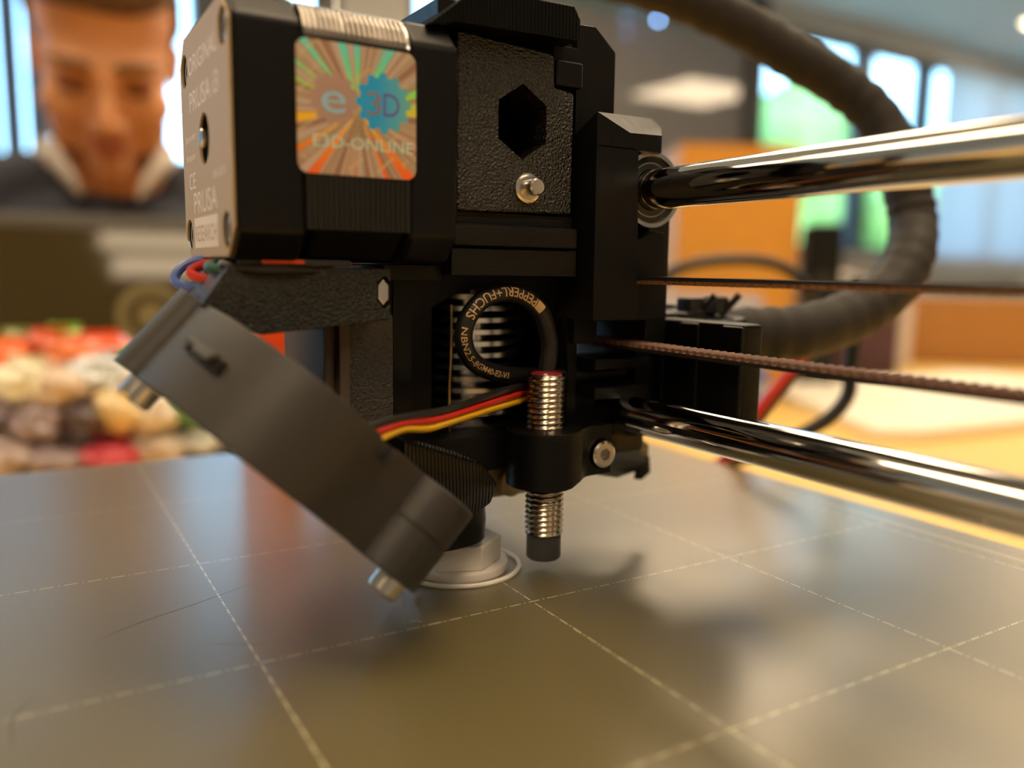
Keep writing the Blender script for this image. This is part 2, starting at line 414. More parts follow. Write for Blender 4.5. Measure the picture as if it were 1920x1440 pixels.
M['wall_paint'] = mat('wall_paint', (0.58, 0.54, 0.48), 0.8, bump=('noise', 60, 0.001, 0.2), var=0.05)
M['ceiling_paint'] = mat('ceiling_paint', (0.74, 0.78, 0.75), 0.85, bump=('noise', 40, 0.001, 0.2))
M['floor_paint'] = mat('floor_paint', (0.38, 0.36, 0.33), 0.6, var=0.2)
M['frame_dark'] = mat('frame_dark', (0.022, 0.024, 0.028), 0.4)
M['partition'] = mat('partition', (0.22, 0.20, 0.19), 0.03, spec=1.0)
M['teal_reflection'] = mat('teal_reflection', (0.14, 0.21, 0.20), 0.5)
M['sill'] = mat('sill', (0.45, 0.42, 0.38), 0.5)
M['lawn'] = mat('lawn', (0.24, 0.26, 0.20), 0.9, var=0.4, bump=('noise', 3, 0.05, 0.3))
M['lamp'] = mat('lamp_panel', (0.9, 0.9, 0.85), 0.4, emit=(LAMP_COLOR, LAMP_STRENGTH))
M['lamp_frame'] = mat('lamp_frame', (0.6, 0.6, 0.58), 0.4)

def struct(name, b, m, parent=None):
    o = build(name, b, m, parent)
    if parent is None: o['kind'] = 'structure'
    return o
X0, X1, Y0, Y1, ZF, ZC = -4200, 9000, -4600, 4000, -850, 1900
struct('floor', B().box(X0, X1, Y0, Y1+120, ZF-60, ZF), 'floor_paint')
struct('ceiling', B().box(X0, X1, Y0, Y1+120, ZC, ZC+80), 'ceiling_paint')
struct('wall_left', B().box(X0-100, X0, Y0, Y1, ZF, ZC), 'wall_paint')
struct('wall_right', B().box(X1, X1+100, Y0, Y1, ZF, ZC), 'wall_paint')
struct('wall_near', B().box(X0-100, X1+100, Y0-100, Y0, ZF, ZC), 'wall_paint')
wf = B()
wf.box(X0, -2600, Y1, Y1+120, ZF, ZC).box(X0, X1, Y1, Y1+120, ZF, -150)
wf.box(-2600, 2260, Y1, Y1+120, 1840, ZC).box(-2600, 2260, Y1, Y1+120, -150, 0)
wf.box(1450, 1830, Y1, Y1+120, 0, 1840).box(2060, 2260, Y1, Y1+120, 0, 1840)
wf.box(4400, 7900, Y1, Y1+120, 1760, ZC).box(4400, 7900, Y1, Y1+120, -150, 230).box(7900, X1, Y1, Y1+120, -150, ZC)
struct('wall_far', wf, 'wall_paint')
struct('wall_partition', B().box(2260, 4400, Y1, Y1+60, -150, 1600), 'partition')
struct('reflection_band', B().box(2260, 4400, Y1-4, Y1+60, 1600, ZC), 'teal_reflection')  # teal band stands for the ceiling mirrored in the glass
struct('trim_2', B().box(4275, 4405, Y1-60, Y1+20, -150, ZC, 5), 'frame_dark')
def window(n, x0, x1, z0, z1, posts, tr=None):
    b = B(); y0, y1 = Y1+10, Y1+70
    b.box(x0, x1, y0, y1, z0, z0+50).box(x0, x1, y0, y1, z1-50, z1).box(x0, x0+45, y0, y1, z0, z1).box(x1-45, x1, y0, y1, z0, z1)
    f = struct('window_%d' % n, b, 'frame_dark')
    for a, c in posts: build('mullion', B().box(a, c, Y1-20, Y1+75, z0, z1, 4), 'frame_dark', f)
    if tr: build('transom', B().box(x0, x1, y0, y1, tr, tr+45), 'frame_dark', f)
    edges = [x0+45]+[v for p in posts for v in p]+[x1-45]
    for a, c in zip(edges[::2], edges[1::2]): build('pane', B().box(a, c, Y1+36, Y1+42, z0+50, z1-50), 'glass', f)
    build('window_sill', B().box(x0-30, x1+30, Y1-120, Y1+10, z0-30, z0, 6), 'sill', f)
window(1, -2600, 1450, 0, 1840, [(-1700, -1640), (-800, -740), (85, 150), (735, 905)])
window(2, 1830, 2060, 0, 1840, [])
window(3, 4400, 7900, 230, 1760, [(5440, 5600), (6190, 6350), (7100, 7160)])
tag(struct('ground', B().box(-16000, 34000, 4200, 40000, -1000, -950), 'lawn'), kind='structure')

# ceiling lights: square panels over the room and two long ones near the far end
def ceiling_light(x, y, sx, sy, label):
    t = empty('ceiling_light', (x, y, ZC)); tag(t, label, 'lamp', 'ceiling lights')
    b = B().box(x-sx/2-20, x+sx/2+20, y-sy/2-20, y+sy/2+20, ZC-14, ZC-1)
    build('frame', b, 'lamp_frame', t); build('diffuser', B().box(x-sx/2, x+sx/2, y-sy/2, y+sy/2, ZC-22, ZC-12), 'lamp', t)
LIGHTS = [(6080, 1600, 1000, 900, 'square ceiling light panel mirrored in the dark glass partition'),
          (-1100, -1500, 620, 1220, 'added oblong fill light behind the left end of the desk'),  # added to brighten the front of the print head
          (6780, 2980, 900, 700, 'square ceiling light panel cut by the top right corner of the picture')]
for x, y, lb in ((-950, 2450, 'oblong ceiling light left of the man, near the windows'), (-950, 950, 'oblong ceiling light over the left end of the desk'),
                 (420, -250, 'oblong ceiling light right above the print head'), (1450, 1750, 'oblong ceiling light beyond the desk behind the boxes'),
                 (2500, 2300, 'oblong ceiling light right of the desk, near the windows'), (2500, 600, 'oblong ceiling light off the right end of the desk')):
    LIGHTS.append((x, y, 340 if x < 0 else 620, 1360 if x < 0 else 1220, lb))
LIGHTS += [(940, -2505, 1200, 150, 'long ceiling light whose reflection is the upper bar in the dark screen'),
           (1010, -2770, 1200, 190, 'long ceiling light whose reflection is the lower bar in the dark screen')]
for a in LIGHTS: ceiling_light(*a)
# ------------------------------------------------------------------ print head (one thing, many parts)
head = empty('print_head', tuple(ROOT_HEAD))
tag(head, 'black extruder print head of a 3D printer with motor and holographic sticker', 'printer part')

def oct_poly(y0, y1, z0, z1, c):
    return [(y0+c, z0), (y1-c, z0), (y1, z0+c), (y1, z1-c), (y1-c, z1), (y0+c, z1), (y0, z1-c), (y0, z0+c)]

# --- extruder motor
MY0, MY1, MZ0, MZ1 = -46.0, -5.5, 62.0, 101.6
b = B().prism(oct_poly(MY0, MY1, MZ0, MZ1, 4.2), 'x', -0.6, 9.8, 0.8, 3)
SCREWS = [(-41.6, 96.3), (-10.2, 95.6), (-40.6, 66.6), (-10.0, 66.6)]
HOLE = (-25.8, 82.0)
c = B()
for y, z in SCREWS: c.cyl((-3, y, z), (4.2, y, z), 2.9, 24)
c.cyl((-3, *HOLE), (3.5, *HOLE), 4.2, 32)
b.cut(c)
motor = build('extruder_motor', b, 'motor_paint', head, 30)
tag(motor, 'square black stepper motor with a name plate painted in a warm sheen')
b = B().prism(oct_poly(MY0, MY1, MZ0, MZ1, 4.2), 'x', 27.2, 36.2, 1.0, 3)
build('motor_end_cap', b, 'motor_paint', motor, 30)
b = B()
for i in range(20):                                   # stacked steel sheets with rounded shoulders
    x = 9.9+i*0.865
    pl = []
    for cy, cz, a0 in ((MY1-6.5, MZ1-6.5, 0), (MY0+6.5, MZ1-6.5, 90)):
        for k in range(4):
            a = radians(a0+15+k*20); pl.append((cy+6.7*cos(a), cz+6.7*sin(a)))
    pl += [(MY0+0.3, 84), (MY1-0.3, 84)]
    # a proud flat band on each flank, set off from the shoulder by a small step
    t = B().prism(pl, 'x', x, x+0.50)
    me = bpy.data.meshes.new('t'); t.bm.to_mesh(me); t.bm.free(); b.bm.from_mesh(me); bpy.data.meshes.remove(me)
b.prism([(y*0.97-0.7, z*0.975+1.4) for y, z in pl], 'x', 9.8, 27.2)
stack = build('lamination_stack', b, 'lamination', motor, 20); tag(stack, 'bare ribbed steel shoulder of the motor')
b = B()
for i in range(20):
    x = 9.9+i*0.865; b.box(x, x+0.50, MY0-0.35, MY0+1, 70.3-3.4, 95.9, 0.06, 1)
b.box(9.8, 27.2, MY0-0.1, MY0+1, 70.3-3.4, 95.9)
build('lamination_band', b, 'lamination_black', motor, 20)
build('motor_underside', B().prism([(MY0+0.2, 84), (MY0+0.2, 67.2), (MY0+6.2, 62.3), (MY1-6.2, 62.3), (MY1-0.3, 67.2), (MY1-0.3, 84)], 'x', 11.4, 26.4, 0.5), 'motor_paint', motor)
b = B().lathe([(0, 0), (0.1, 0), (6.6, 0), (6.6, 0.5), (0, 0.5)], (26.7, MY0+6.5, MZ1-6.5), (1, 0, 0), 32)
build('end_washer', b, 'aluminium', motor)
# name plate on the end
b = B().prism(oct_poly(MY0+0.5, MY1-0.5, MZ0+0.5, MZ1-0.5, 4.4), 'x', -1.0, -0.6, 0.12, 1)
c = B()
for y, z in SCREWS: c.cyl((-3, y, z), (2, y, z), 2.9, 24)
c.cyl((-3, *HOLE), (2, *HOLE), 4.2, 32)
b.cut(c)
plate = build('name_plate', b, 'plate_warm_sheen', motor, 30); tag(plate, 'black name plate with a painted warm sheen and lighter engraved lettering')
b = B(); ex, ey = (0, -1, 0), (0, 0, 1); X = -1.02
text(b, 'ORIGINAL', (X, -14.2, 93.9), ex, ey, 4.3, 23.2)
text(b, 'PRUSA i3', (X, -14.2, 87.7), ex, ey, 4.9, 23.4)
text(b, 'Extruder', (X, -9.3, 83.0), ex, ey, 1.7, 9.5); text(b, 'Stepper', (X, -9.2, 79.7), ex, ey, 1.7, 9.3)
text(b, 'CE', (X, -11.3, 74.6), ex, ey, 4.0, 6.0)
text(b, '0045-000016', (X, -32.2, 75.0), ex, ey, 1.9, 9.6)
text(b, 'PRUSA', (X, -15.2, 70.2), ex, ey, 5.3, 19.2, bold=0.006)
fr = B().box(X, X+0.01, -34.4, -14.8, 64.2, 69.4)
me = bpy.data.meshes.new('t'); fr.bm.to_mesh(me); fr.bm.free(); b.bm.from_mesh(me); bpy.data.meshes.remove(me)
b.m(1); text(b, 'RESEARCH', (X-0.02, -15.7, 65.3), ex, ey, 3.9, 17.8)
build('plate_lettering', b, ['plate_print', 'plate_warm_sheen'], motor)
for y, z in SCREWS:
    b = B().cyl((4.4, y, z), (-0.5, y, z), 2.6, 24, ch=0.4)
    cc = B().prism([(y+1.3*cos(k*pi/3), z+1.3*sin(k*pi/3)) for k in range(6)], 'x', -1, 2.2); b.cut(cc)
    build('motor_screw', b, 'steel', motor, 30)
b = B().cyl((4, *HOLE), (0.2, *HOLE), 3.1, 32, ch=0.4).cyl((0.6, *HOLE), (-1.6, *HOLE), 1.6, 24, ch=0.2)
build('motor_shaft', b, 'steel', motor, 30)

# --- holographic sticker
def rrect(x0, x1, z0, z1, r, n=6):
    o = []
    for cx, cz, a0 in ((x1-r, z0+r, -90), (x1-r, z1-r, 0), (x0+r, z1-r, 90), (x0+r, z0+r, 180)):
        o += [(cx+r*cos(radians(a0+90*k/n)), cz+r*sin(radians(a0+90*k/n))) for k in range(n+1)]
    return o
def gear(cx, cz, r, n, d, ph=0):
    o = []
    for k in range(n):
        for f, rr in ((0.05, r-d), (0.30, r-d), (0.45, r), (0.80, r), ):
            a = 2*pi*(k+f)/n+ph; o.append((cx+rr*cos(a), cz+rr*sin(a)))
    return o
SX0, SX1, SZ0, SZ1 = 8.5, 28.1, 75.4, 95.2; YS = MY0-0.36; sw = SX1-SX0
b = B().prism(rrect(SX0, SX1, SZ0, SZ1, 1.7), 'y', YS-0.10, YS)
def flat(poly, y): b.raw([(p[0], y, p[1]) for p in poly], [tuple(range(len(poly)))])
b.m(1); flat(gear(SX0+0.30*sw, SZ1-0.43*sw, 4.0, 12, 0.6), YS-0.115)
b.m(2); flat(gear(SX0+0.715*sw, SZ1-0.42*sw, 4.7, 12, 0.75, 0.2), YS-0.125)
b.m(8)                                                # diagonal repeats of the small print
for k, (sx, sz, s) in enumerate(((0.03, 0.87, 'genuine'), (0.02, 0.60, 'awesome'), (0.02, 0.30, 'extrusion'), (0.20, 0.62, 'awesome'), (0.35, 0.62, 'genuine awesome'),
        (0.53, 0.64, 'extrusion'), (0.78, 0.62, 'awesome'), (0.84, 0.50, 'extr'), (0.20, 0.28, 'genuine by'), (0.05, 0.10, 'by e3d'), (0.42, 0.03, 'genuine'), (0.66, 0.03, 'awesome'), (0.70, 0.22, 'extrusion'), (0.88, 0.10, 'gen'), (0.10, 0.74, 'by e3d'))):
    vs = text_geo(s, 1.25)[2]; L_ = min(vs, 8.0)
    text(b, s, (SX0+sx*sw, YS-0.112, SZ0+sz*sw), (1, 0, 0), (0, 0, 1), 1.25, L_*0.82, rot=radians(40))
b.m(3); text(b, 'e', (SX0+0.195*sw, YS-0.15, SZ1-0.535*sw), (1, 0, 0), (0, 0, 1), 6.9, 3.9)
b.m(5); text(b, '3', (SX0+0.565*sw, YS-0.15, SZ1-0.52*sw), (1, 0, 0), (0, 0, 1), 5.2, 2.5)
b.m(4); text(b, 'D', (SX0+0.71*sw, YS-0.15, SZ1-0.52*sw), (1, 0, 0), (0, 0, 1), 5.2, 2.8)
b.m(6); text(b, 'E3D-ONLINE', (SX0+0.125*sw, YS-0.15, SZ1-0.80*sw), (1, 0, 0), (0, 0, 1), 2.6, 16.6)
b.m(7)                                                # the little hot end drawn between the gears
for k, (hw, z) in enumerate(((0.5, 0.56), (0.75, 0.60), (0.9, 0.64), (1.0, 0.68), (1.5, 0.72))):
    flat([(SX0+0.50*sw-hw, SZ1-z*sw), (SX0+0.50*sw+hw, SZ1-z*sw), (SX0+0.50*sw+hw, SZ1-z*sw+0.45), (SX0+0.50*sw-hw, SZ1-z*sw+0.45)], YS-0.118)
st = build('hologram_sticker', b, ['hologram', 'holo_mauve', 'holo_blue', 'holo_light_blue', 'holo_violet', 'holo_grey', 'holo_cyan', 'brass', 'holo_gold'], motor, 30)
tag(st, 'square rainbow hologram sticker with two gears')
# --- wires looping under the motor
for nm, mt, pts in (('motor_wire', 'wire_blue', [(4, -22, 63), (-3, -19, 61.5), (-5.5, -20, 58.5), (-3, -24, 57.2), (4, -26, 58), (14, -24, 59)]),
                    ('motor_wire', 'wire_red', [(6, -27, 62.5), (-1.5, -25.5, 61.3), (-4, -27, 59.6), (0, -31, 58.6), (8, -31, 59.5), (16, -28, 60)]),
                    ('motor_wire', 'wire_green', [(8, -30, 62.5), (0, -31, 61.6), (-2.5, -35, 60.8), (2, -38.5, 60.2), (9, -38, 60.2), (18, -34, 60)]),
                    ('motor_wire', 'wire_black', [(10, -32, 62.5), (2, -34, 61.8), (-1, -38, 61.2), (4, -41, 60.6), (12, -40, 60.6), (20, -36, 60)])):
    build(nm, B().tube(spline(pts, 8), 0.85, 10), mt, motor)
build('gap_strip', B().box(4.2, 11.0, -41.0, -36, 61.55, 62.2, 0.15), 'orange_print', motor)  # made-up orange strip in place of background seen through this gap
build('motor_gasket', B().box(0.5, 19, -40.6, -12, 61.2, 62.3, 0.3), 'cast', motor)

# --- extruder body and the parts screwed to it
b = B().box(37.2, 66.0, -35.8, -4, 60.5, 108.5, 0.4)
c = B().prism([(52.3+6.0*sin(k*pi/3), 88.0+6.6*cos(k*pi/3)) for k in range(6)], 'y', -40, -20)
b.cut(c)
body = build('extruder_body', b, 'black_print', head, 30)
b = B().prism([(38.8, 71.4), (63.6, 71.9), (63.6, 94.4), (59.2, 95.0), (59.1, 100.2), (58, 101.0), (38.8, 102.2)], 'y', -40.2, -36.0, 0.45, 3)
c = B().prism([(52.25+5.9*1.0*sin(k*pi/3)*1.0/0.866*0.87, 88.05+6.75*cos(k*pi/3)) for k in range(6)], 'y', -45, -30)
b.cut(c)
cover = build('idler_cover', b, 'black_textured', head, 30); tag(cover, 'rough black cover plate with a hexagonal hole')
hx, hz = 53.4, 76.2
b = B().lathe([(0, 0), (2.75, 0), (2.75, 0.5), (2.3, 0.75), (1.55, 0.75), (1.55, 3.6), (1.3, 3.9), (0, 3.9)], (hx, -40.2, hz), (0, -1, 0), 28)
build('cover_screw', b, 'steel', cover, 30)
b = B().prism([(51.6+2.6*cos(k*pi/3), 82.9+1.3*sin(k*pi/3)) for k in range(6)], 'y', -31, -24, 0.3).cyl((50.6, -33, 82.6), (50.6, -26, 82.6), 0.9, 12)
build('drive_gear', b, 'thread_metal', head, 30)
b = B().box(59.4, 65.5, -40.4, -34, 95.4, 100.1, 0.5, 3).box(59.4, 65.2, -39.2, -34, 98.6, 103.0, 0.3)
build('latch_block', b, 'black_print', head, 30)
b = B().prism([(31.4, 101.1), (34.4, 101.3), (36.2, 102.2), (61.7, 102.7), (61.9, 106.4), (60.5, 108.6), (41.5, 108.4), (38.3, 106.6)], 'y', -44.2, -8, 0.25)
build('idler_top', b, 'black_layered', head, 25)
b = B().prism([(66.8, 60), (76.4, 60), (76.3, 104.4), (71.2, 108.6), (66.8, 108.4)], 'y', -36.2, -6, 0.3)
build('body_column', b, 'black_print', head, 30)
b = B().box(37.6, 64.2, -41.6, -6, 65.3, 69.1, 0.4).box(26.2, 37.7, -36.5, -4, 59.0, 61.9, 0.3).box(37.4, 65.0, -38.5, -6, 69.0, 71.6, 0.2).box(37.6, 64.8, -40.6, -6, 60.0, 65.0, 0.25)
build('body_ledge', b, 'black_print_z', head, 30)

# --- carriage on the rods, with its linear bearings
b = B().hull([(66.6, -44, 51.6), (77.6, -44, 51.6), (76.6, -44, 85), (66.4, -44, 85), (66.4, -8, 85), (77, -8, 85), (77.6, -8, 51.6), (66.6, -8, 51.6)], 0.2)
b.raw([(66.4, -44, 90.8), (74.3, -44, 87.7), (82.3, -44, 87.9), (82.3, -44, 84.6), (66.4, -44, 84.6), (91.2, -30, 94.1), (94.0, -30, 92.4), (90, -30, 84.6), (66.4, -30, 84.6)],
      [(0, 1, 5), (1, 2, 6, 5), (0, 4, 3, 2, 1), (2, 3, 7, 6), (3, 4, 8, 7), (0, 8, 4), (0, 5, 6, 7, 8)])
b.hull([(77, -41, 51.2), (87.6, -41, 51.4), (86.6, -41, 69.2), (84, -41, 69.4), (77, -41, 66.5), (77, -10, 51.2), (90, -10, 51.4), (90, -10, 69), (77, -10, 69)], 0.25)
b.hull([(75.5, -30, 66), (90, -30, 67), (90, -30, 86.5), (75.5, -30, 89), (75.5, -6, 66), (90, -6, 67), (90, -6, 88), (75.5, -6, 88)])
carriage = build('x_carriage', b, 'black_print', head, 30); tag(carriage, 'black carriage sliding on the chrome rods')
for z, y0 in ((77.6, -41.6),):
    b = B().lathe([(4.3, 0.5), (5.4, 0.5), (5.4, 0.9), (6.7, 0.9), (6.7, 0.0), (7.5, 0.0), (7.5, 3.0), (7.25, 3.1), (7.25, 3.8), (7.5, 3.9), (7.5, 24), (4.3, 24), (4.3, 0.5)], (82.4, y0, z), (0, 1, 0), 48)
    bearing = build('linear_bearing', b, 'steel', head, 30)
    build('bearing_seal', B().lathe([(4.15, 0.3), (6.65, 0.75), (6.65, 1.2), (4.15, 1.2), (4.15, 0.3)], (82.4, y0, z), (0, 1, 0), 40), 'rubber', bearing)
b = B().box(86.5, 92.5, -36, -6, 46, 74, 0.5).box(95.5, 101, -56, -12, 26.5, 51, 1.0).box(88, 101, -30, -8, 24, 52, 0.8)
for y in (-53, -40.5, -29.5): b.box(94.6, 95.8, y-3.0, y+3.0, 27, 50.5, 0.6)
build('carriage_back', b, 'black_print_z', head, 30)
b = B().box(73.3, 88.0, -36.2, -24, 40.8, 43.0, 0.3).box(73.4, 88.2, -36.2, -24, 34.4, 37.0, 0.3).box(70, 76, -33, -22, 46, 51.6, 0.3).box(86.8, 92.0, -33, -20, 32, 47, 0.4)
build('cable_clamp', b, 'black_print_z', head, 30)
b = B().hull([(76, -32, 26), (90, -28, 25.5), (101, -22, 19.8), (101, -22, 14.5), (97, -22, 13.2), (88, -26, 13.4), (76, -32, 17.0)], 0.6).box(73, 93, -29.5, -8, 20.5, 40.5, 0.8)
b.hull([(96, -23, 18.5), (101.5, -22, 17), (102, -22, 12.4), (99, -22, 10.6), (96, -22, 11.2)], 0.7)
b.hull([(66, -30, 24), (74, -30, 38), (78, -28, 38), (90, -26, 26), (90, -26, 20), (76, -26, 18), (66, -28, 20)], 0.5)
build('probe_arm', b, 'black_layered', head, 30)

# --- hot end: housing, heat sink, fan, heater block, nozzle
b = B().box(30.4, 72.4, -31, 4, 26.5, 60.2, 0.4)
c = B().prism([(34.0, 26.0), (34.0, 52.6), (37.3, 53.4), (44.0, 56.7), (49, 57.6), (56, 57.2), (61.2, 55.4), (69.0, 51), (70, 42), (70, 26.0)], 'y', -40, -24)
b.cut(c)
b.cut(B().cyl((55.5, -13, 28.2), (55.5, -13, 58), 12.2, 48)); b.cut(B().box(41.6, 69.4, -26, -13.5, 28.21, 56.4))
hous = build('hotend_housing', b, 'black_print', head, 30); tag(hous, 'black printed housing open at the front')
prof = [(0, 27.6), (10.4, 27.6), (10.4, 28.6), (5.0, 28.8)]
for k in range(11):
    z = 30.6+k*2.45; prof += [(4.4+0.12*(10-k), z-0.05), (11.2, z), (11.2, z+0.95), (4.4+0.12*(10-k), z+1.0)]
prof += [(4.2, 57.4), (0, 57.4)]
hs = build('heat_sink', B().lathe(prof, (55.5, -13, 0), (0, 0, 1), 48), 'aluminium', head, 30); tag(hs, 'round finned aluminium heat sink')
build('thermistor_lead', B().tube(spline([(45.5, -24.5, 27), (45.2, -24.8, 36), (45.6, -24.7, 45), (46, -24, 54)]), 0.35, 8), 'brass', head)
b = B().box(21.6, 30.4, -31.2, -3, 31.5, 52.6, 0.35)
build('fan_side_panel', b, 'grey_textured', head, 30)
b = B().box(19.6, 21.6, -32.2, -2, 28, 53, 0.3); b.box(17.5, 19.7, -30, -4, 28, 53, 0.5)
build('hotend_fan', b, mat('fan_frame', (0.16, 0.115, 0.085), 0.6, spec=0.2), head, 30)
b = B().box(34.5, 56, -31.8, -22, 20.8, 28.2, 0.4).hull([(30.4, -32, 26), (35, -32, 20), (35, -22, 20), (30.4, -22, 30), (30.4, -32, 30)], 0.3)
build('lower_ledge', b, 'black_print_z', head, 30)
b = B().box(47, 65.5, -23, -7, 12.2, 23.4, 0.6)
blk = build('heater_block', b, 'block_metal', head, 30); tag(blk, 'burnt brass coloured heater block')
build('heater_cartridge', B().cyl((60.5, -25, 15.6), (60.5, -8, 15.6), 3.1, 24, ch=0.3), 'block_metal', blk)
build('block_wrap', B().hull([(54, -23.8, 20), (63, -24.2, 21), (65, -23.6, 24.5), (54, -23.4, 25), (54, -21, 20), (65, -21, 24.5)], 0.8), 'wool', blk)
b = B().lathe([(0, 6.8), (0.5, 6.8), (2.6, 9.2), (4.0, 9.3), (4.0, 12.3), (0, 12.3)], (55.5, -13, 0), (0, 0, 1), 6)
build('nozzle', b, 'brass', head, 20)

# --- print fan support (rough black arm) with its screw
b = B().prism([(-5.2, 55.0), (-0.9, 61.1), (26.2, 61.0), (26.2, 52.3), (4.0, 50.2)], 'y', -40.2, -20, 0.3)
cc = B().prism([(25.0+1.5*cos(k*pi/3+0.5), 57.0+2.9*sin(k*pi/3+0.5)) for k in range(6)], 'y', -45, -37.8); b.cut(cc)
sup = build('fan_support', b, 'black_textured', head, 30); tag(sup, 'rough black arm under the motor carrying the blower')
build('support_screw', B().prism([(25.0+1.1*cos(k*pi/3+0.5), 57.0+2.3*sin(k*pi/3+0.5)) for k in range(6)], 'y', -39.7, -37.9, 0.2), 'steel', sup, 30)

# --- blower print fan: plan outline (t, y), swept along the tilted axis n
PH = radians(43)
def F(t, y, n): return (t*cos(PH)+n*sin(PH), y, -t*sin(PH)+n*cos(PH))
FM = Matrix(((cos(PH), 0, sin(PH), 0), (0, 1, 0, 0), (-sin(PH), 0, cos(PH), 0), (0, 0, 0, 1)))
near = [(7.6, -57), (7.2, -60), (4, -60.2), (-3, -60.2), (-9, -60.6), (-14, -62.3), (-18, -63.0), (-22, -62.9), (-26, -61.9), (-30, -59.6), (-33.5, -56.0), (-36.5, -51.6), (-38.9, -46.5), (-40.6, -40.5), (-41.2, -37)]
far = [(-41.2, -24), (-36, -18), (-28, -13.5), (-18, -12), (7.6, -12)]
b = B().prism(near+far, 'z', 22.6, 37.6, 0.45, 2)
b.prism([(-41.0, -36.6), (-42.3, -36.4), (-42.5, -22), (-40, -22)], 'z', 22.8, 36.0, 0.25, 2)      # the lid's lip at the round end
c = B().box(-13.6, -9.2, -66, -58, 34.6, 39)                                                      # notch for the wires
b.cut(c)
b.lathe([(0, 22.4), (6.3, 22.4), (6.5, 22.7), (6.5, 30.2), (6.25, 30.35), (6.25, 30.55), (6.5, 30.7), (6.5, 37.3), (6.2, 37.6), (0, 37.6)], (2.6, -57.2, 0), (0, 0, 1), 48)
b.lathe([(0, 22.4), (4.6, 22.4), (4.6, 37.4), (0, 37.4)], (-39.5, -33, 0), (0, 0, 1), 32)
b.box(1.9, 2.3, -63.85, -63.5, 22.5, 30.3)
b.xf(FM)
fan = build('print_fan', b, 'fan_plastic', head, 30); tag(fan, 'tilted charcoal grey blower fan')
LM = FM @ Matrix.Translation((-37.6, -49.3, 31.0)) @ Matrix.Rotation(atan2(-0.909, 0.416), 4, 'Z')      # local x runs along the rim, -y points out of it
b = B().box(-4.2, 3.6, -1.5, 0.4, -0.2, 0.9, 0.3).box(-1.0, 3.4, -1.9, 0.4, -0.9, 0.3, 0.25).box(-4.2, -2.9, -1.2, 0.4, -1.1, 0.6, 0.25)
b.xf(LM); build('latch', b, 'fan_plastic', fan, 30)
b = B().box(-2.9, 3.5, -0.35, 0.4, -1.4, -0.3, 0.05).box(3.4, 4.8, -0.5, 0.4, -1.3, 0.7, 0.05).xf(LM); build('latch_slot', b, 'rubber', fan, 30)
for t, y in ((-39.4, -41.5), (4.4, -58.4)):
    b = B().lathe([(0, 19.4), (2.3, 19.4), (2.75, 19.8), (2.75, 22.4), (0, 22.4)], (t, y, 0), (0, 0, 1), 32)
    cc = B().prism([(t+1.3*cos(k*pi/3), y+1.3*sin(k*pi/3)) for k in range(6)], 'z', 18, 21); b.cut(cc); b.xf(FM)
    build('fan_screw', b, 'steel', fan, 30)
# bracket arm with coarse layer lines
b = B().hull([(24, -50, 33.2), (28, -48.5, 32.6), (36, -47, 29.3), (40.8, -47, 26.7), (44.3, -46.5, 22.6), (43.0, -46.5, 18.9), (39.2, -47, 17.2), (34, -49, 20.5), (24, -50, 27),
              (24, -30, 33.2), (36, -30, 29.4), (44.3, -32, 22.8), (43, -32, 18.6), (30, -30, 17.2)], 0.5)
build('fan_bracket', b, 'black_layered', head, 20)
# air nozzle below the fan outlet
def ell(cx, cy, rx, ry, z, n=40): return [(cx+rx*cos(2*pi*k/n), cy+ry*sin(2*pi*k/n), z) for k in range(n)]
b = B().hull(ell(38.6, -31.4, 10.8, 7.2, 8.2)+ell(38.6, -31.4, 11.0, 7.4, 12)+ell(38.2, -31.4, 10.6, 7.2, 19.5)+[(30, -36, 21), (30, -26, 21)])
build('air_nozzle', b, 'black_smooth', head, 40)
# three fan wires
for k, (mt, dz) in enumerate((('wire_black', 1.35), ('wire_red', 0.0), ('wire_yellow', -1.35))):
    pts = [(13.6, -57.5, 35.9), (17.2, -55.4, 36.0), (20.3, -53.6, 36.3), (23.8, -51.6, 36.2), (29.0, -49.0, 35.7), (34.2, -46.6, 35.9), (46.5, -39.6, 36.4), (56.0, -33.6, 36.5), (60.0, -30.0, 36.0), (66, -28.0, 35.6), (76.0, -26.0, 36.6)]
    pts = [(x, y, z+dz*(0.80+0.25*min(1, abs(x-24)/20))+0.15*sin(x*0.5+k)) for x, y, z in pts]
    build('fan_wire', B().tube(spline(pts, 8), 0.69, 12), mt, head)

# --- inductive probe with its cable and holder
PX, PY = 61.4, -36.1
vs, fs = [], []
def thread(z0, z1, pitch=1.1, r0=3.52, r1=4.02, seg=36):
    n = int((z1-z0)/pitch*6); base = len(vs)
    for i in range(n+1):
        for k in range(seg):
            z = z0+(z1-z0)*i/n; ph = (z/pitch-k/seg) % 1.0
            r = r0+(r1-r0)*(1-abs(2*ph-1))**0.8
            if i in (0, n): r = r0
            vs.append((PX+r*cos(2*pi*k/seg), PY+r*sin(2*pi*k/seg), z))
    for i in range(n):
        for k in range(seg):
            a, c_ = base+i*seg+k, base+i*seg+(k+1) % seg
            fs.append((a, c_, c_+seg, a+seg))
    fs.append(tuple(base+k for k in range(seg))[::-1]); fs.append(tuple(base+n*seg+k for k in range(seg)))
thread(7.6, 40.6)
probe = build('inductive_probe', B().raw(vs, fs), 'thread_metal', head, 50); tag(probe, 'threaded metal barrel probe')
build('sensing_tip', B().lathe([(0, 2.4), (3.2, 2.4), (3.55, 2.75), (3.55, 7.7), (0, 7.7)], (PX, PY, 0), (0, 0, 1), 40), 'probe_tip', probe)
build('cable_seal', B().lathe([(0, 40.6), (3.3, 40.6), (3.1, 41.0), (2.2, 41.3), (0, 41.4)], (PX-0.1, PY, 0), (0, 0, 1), 28), 'red_seal', probe)
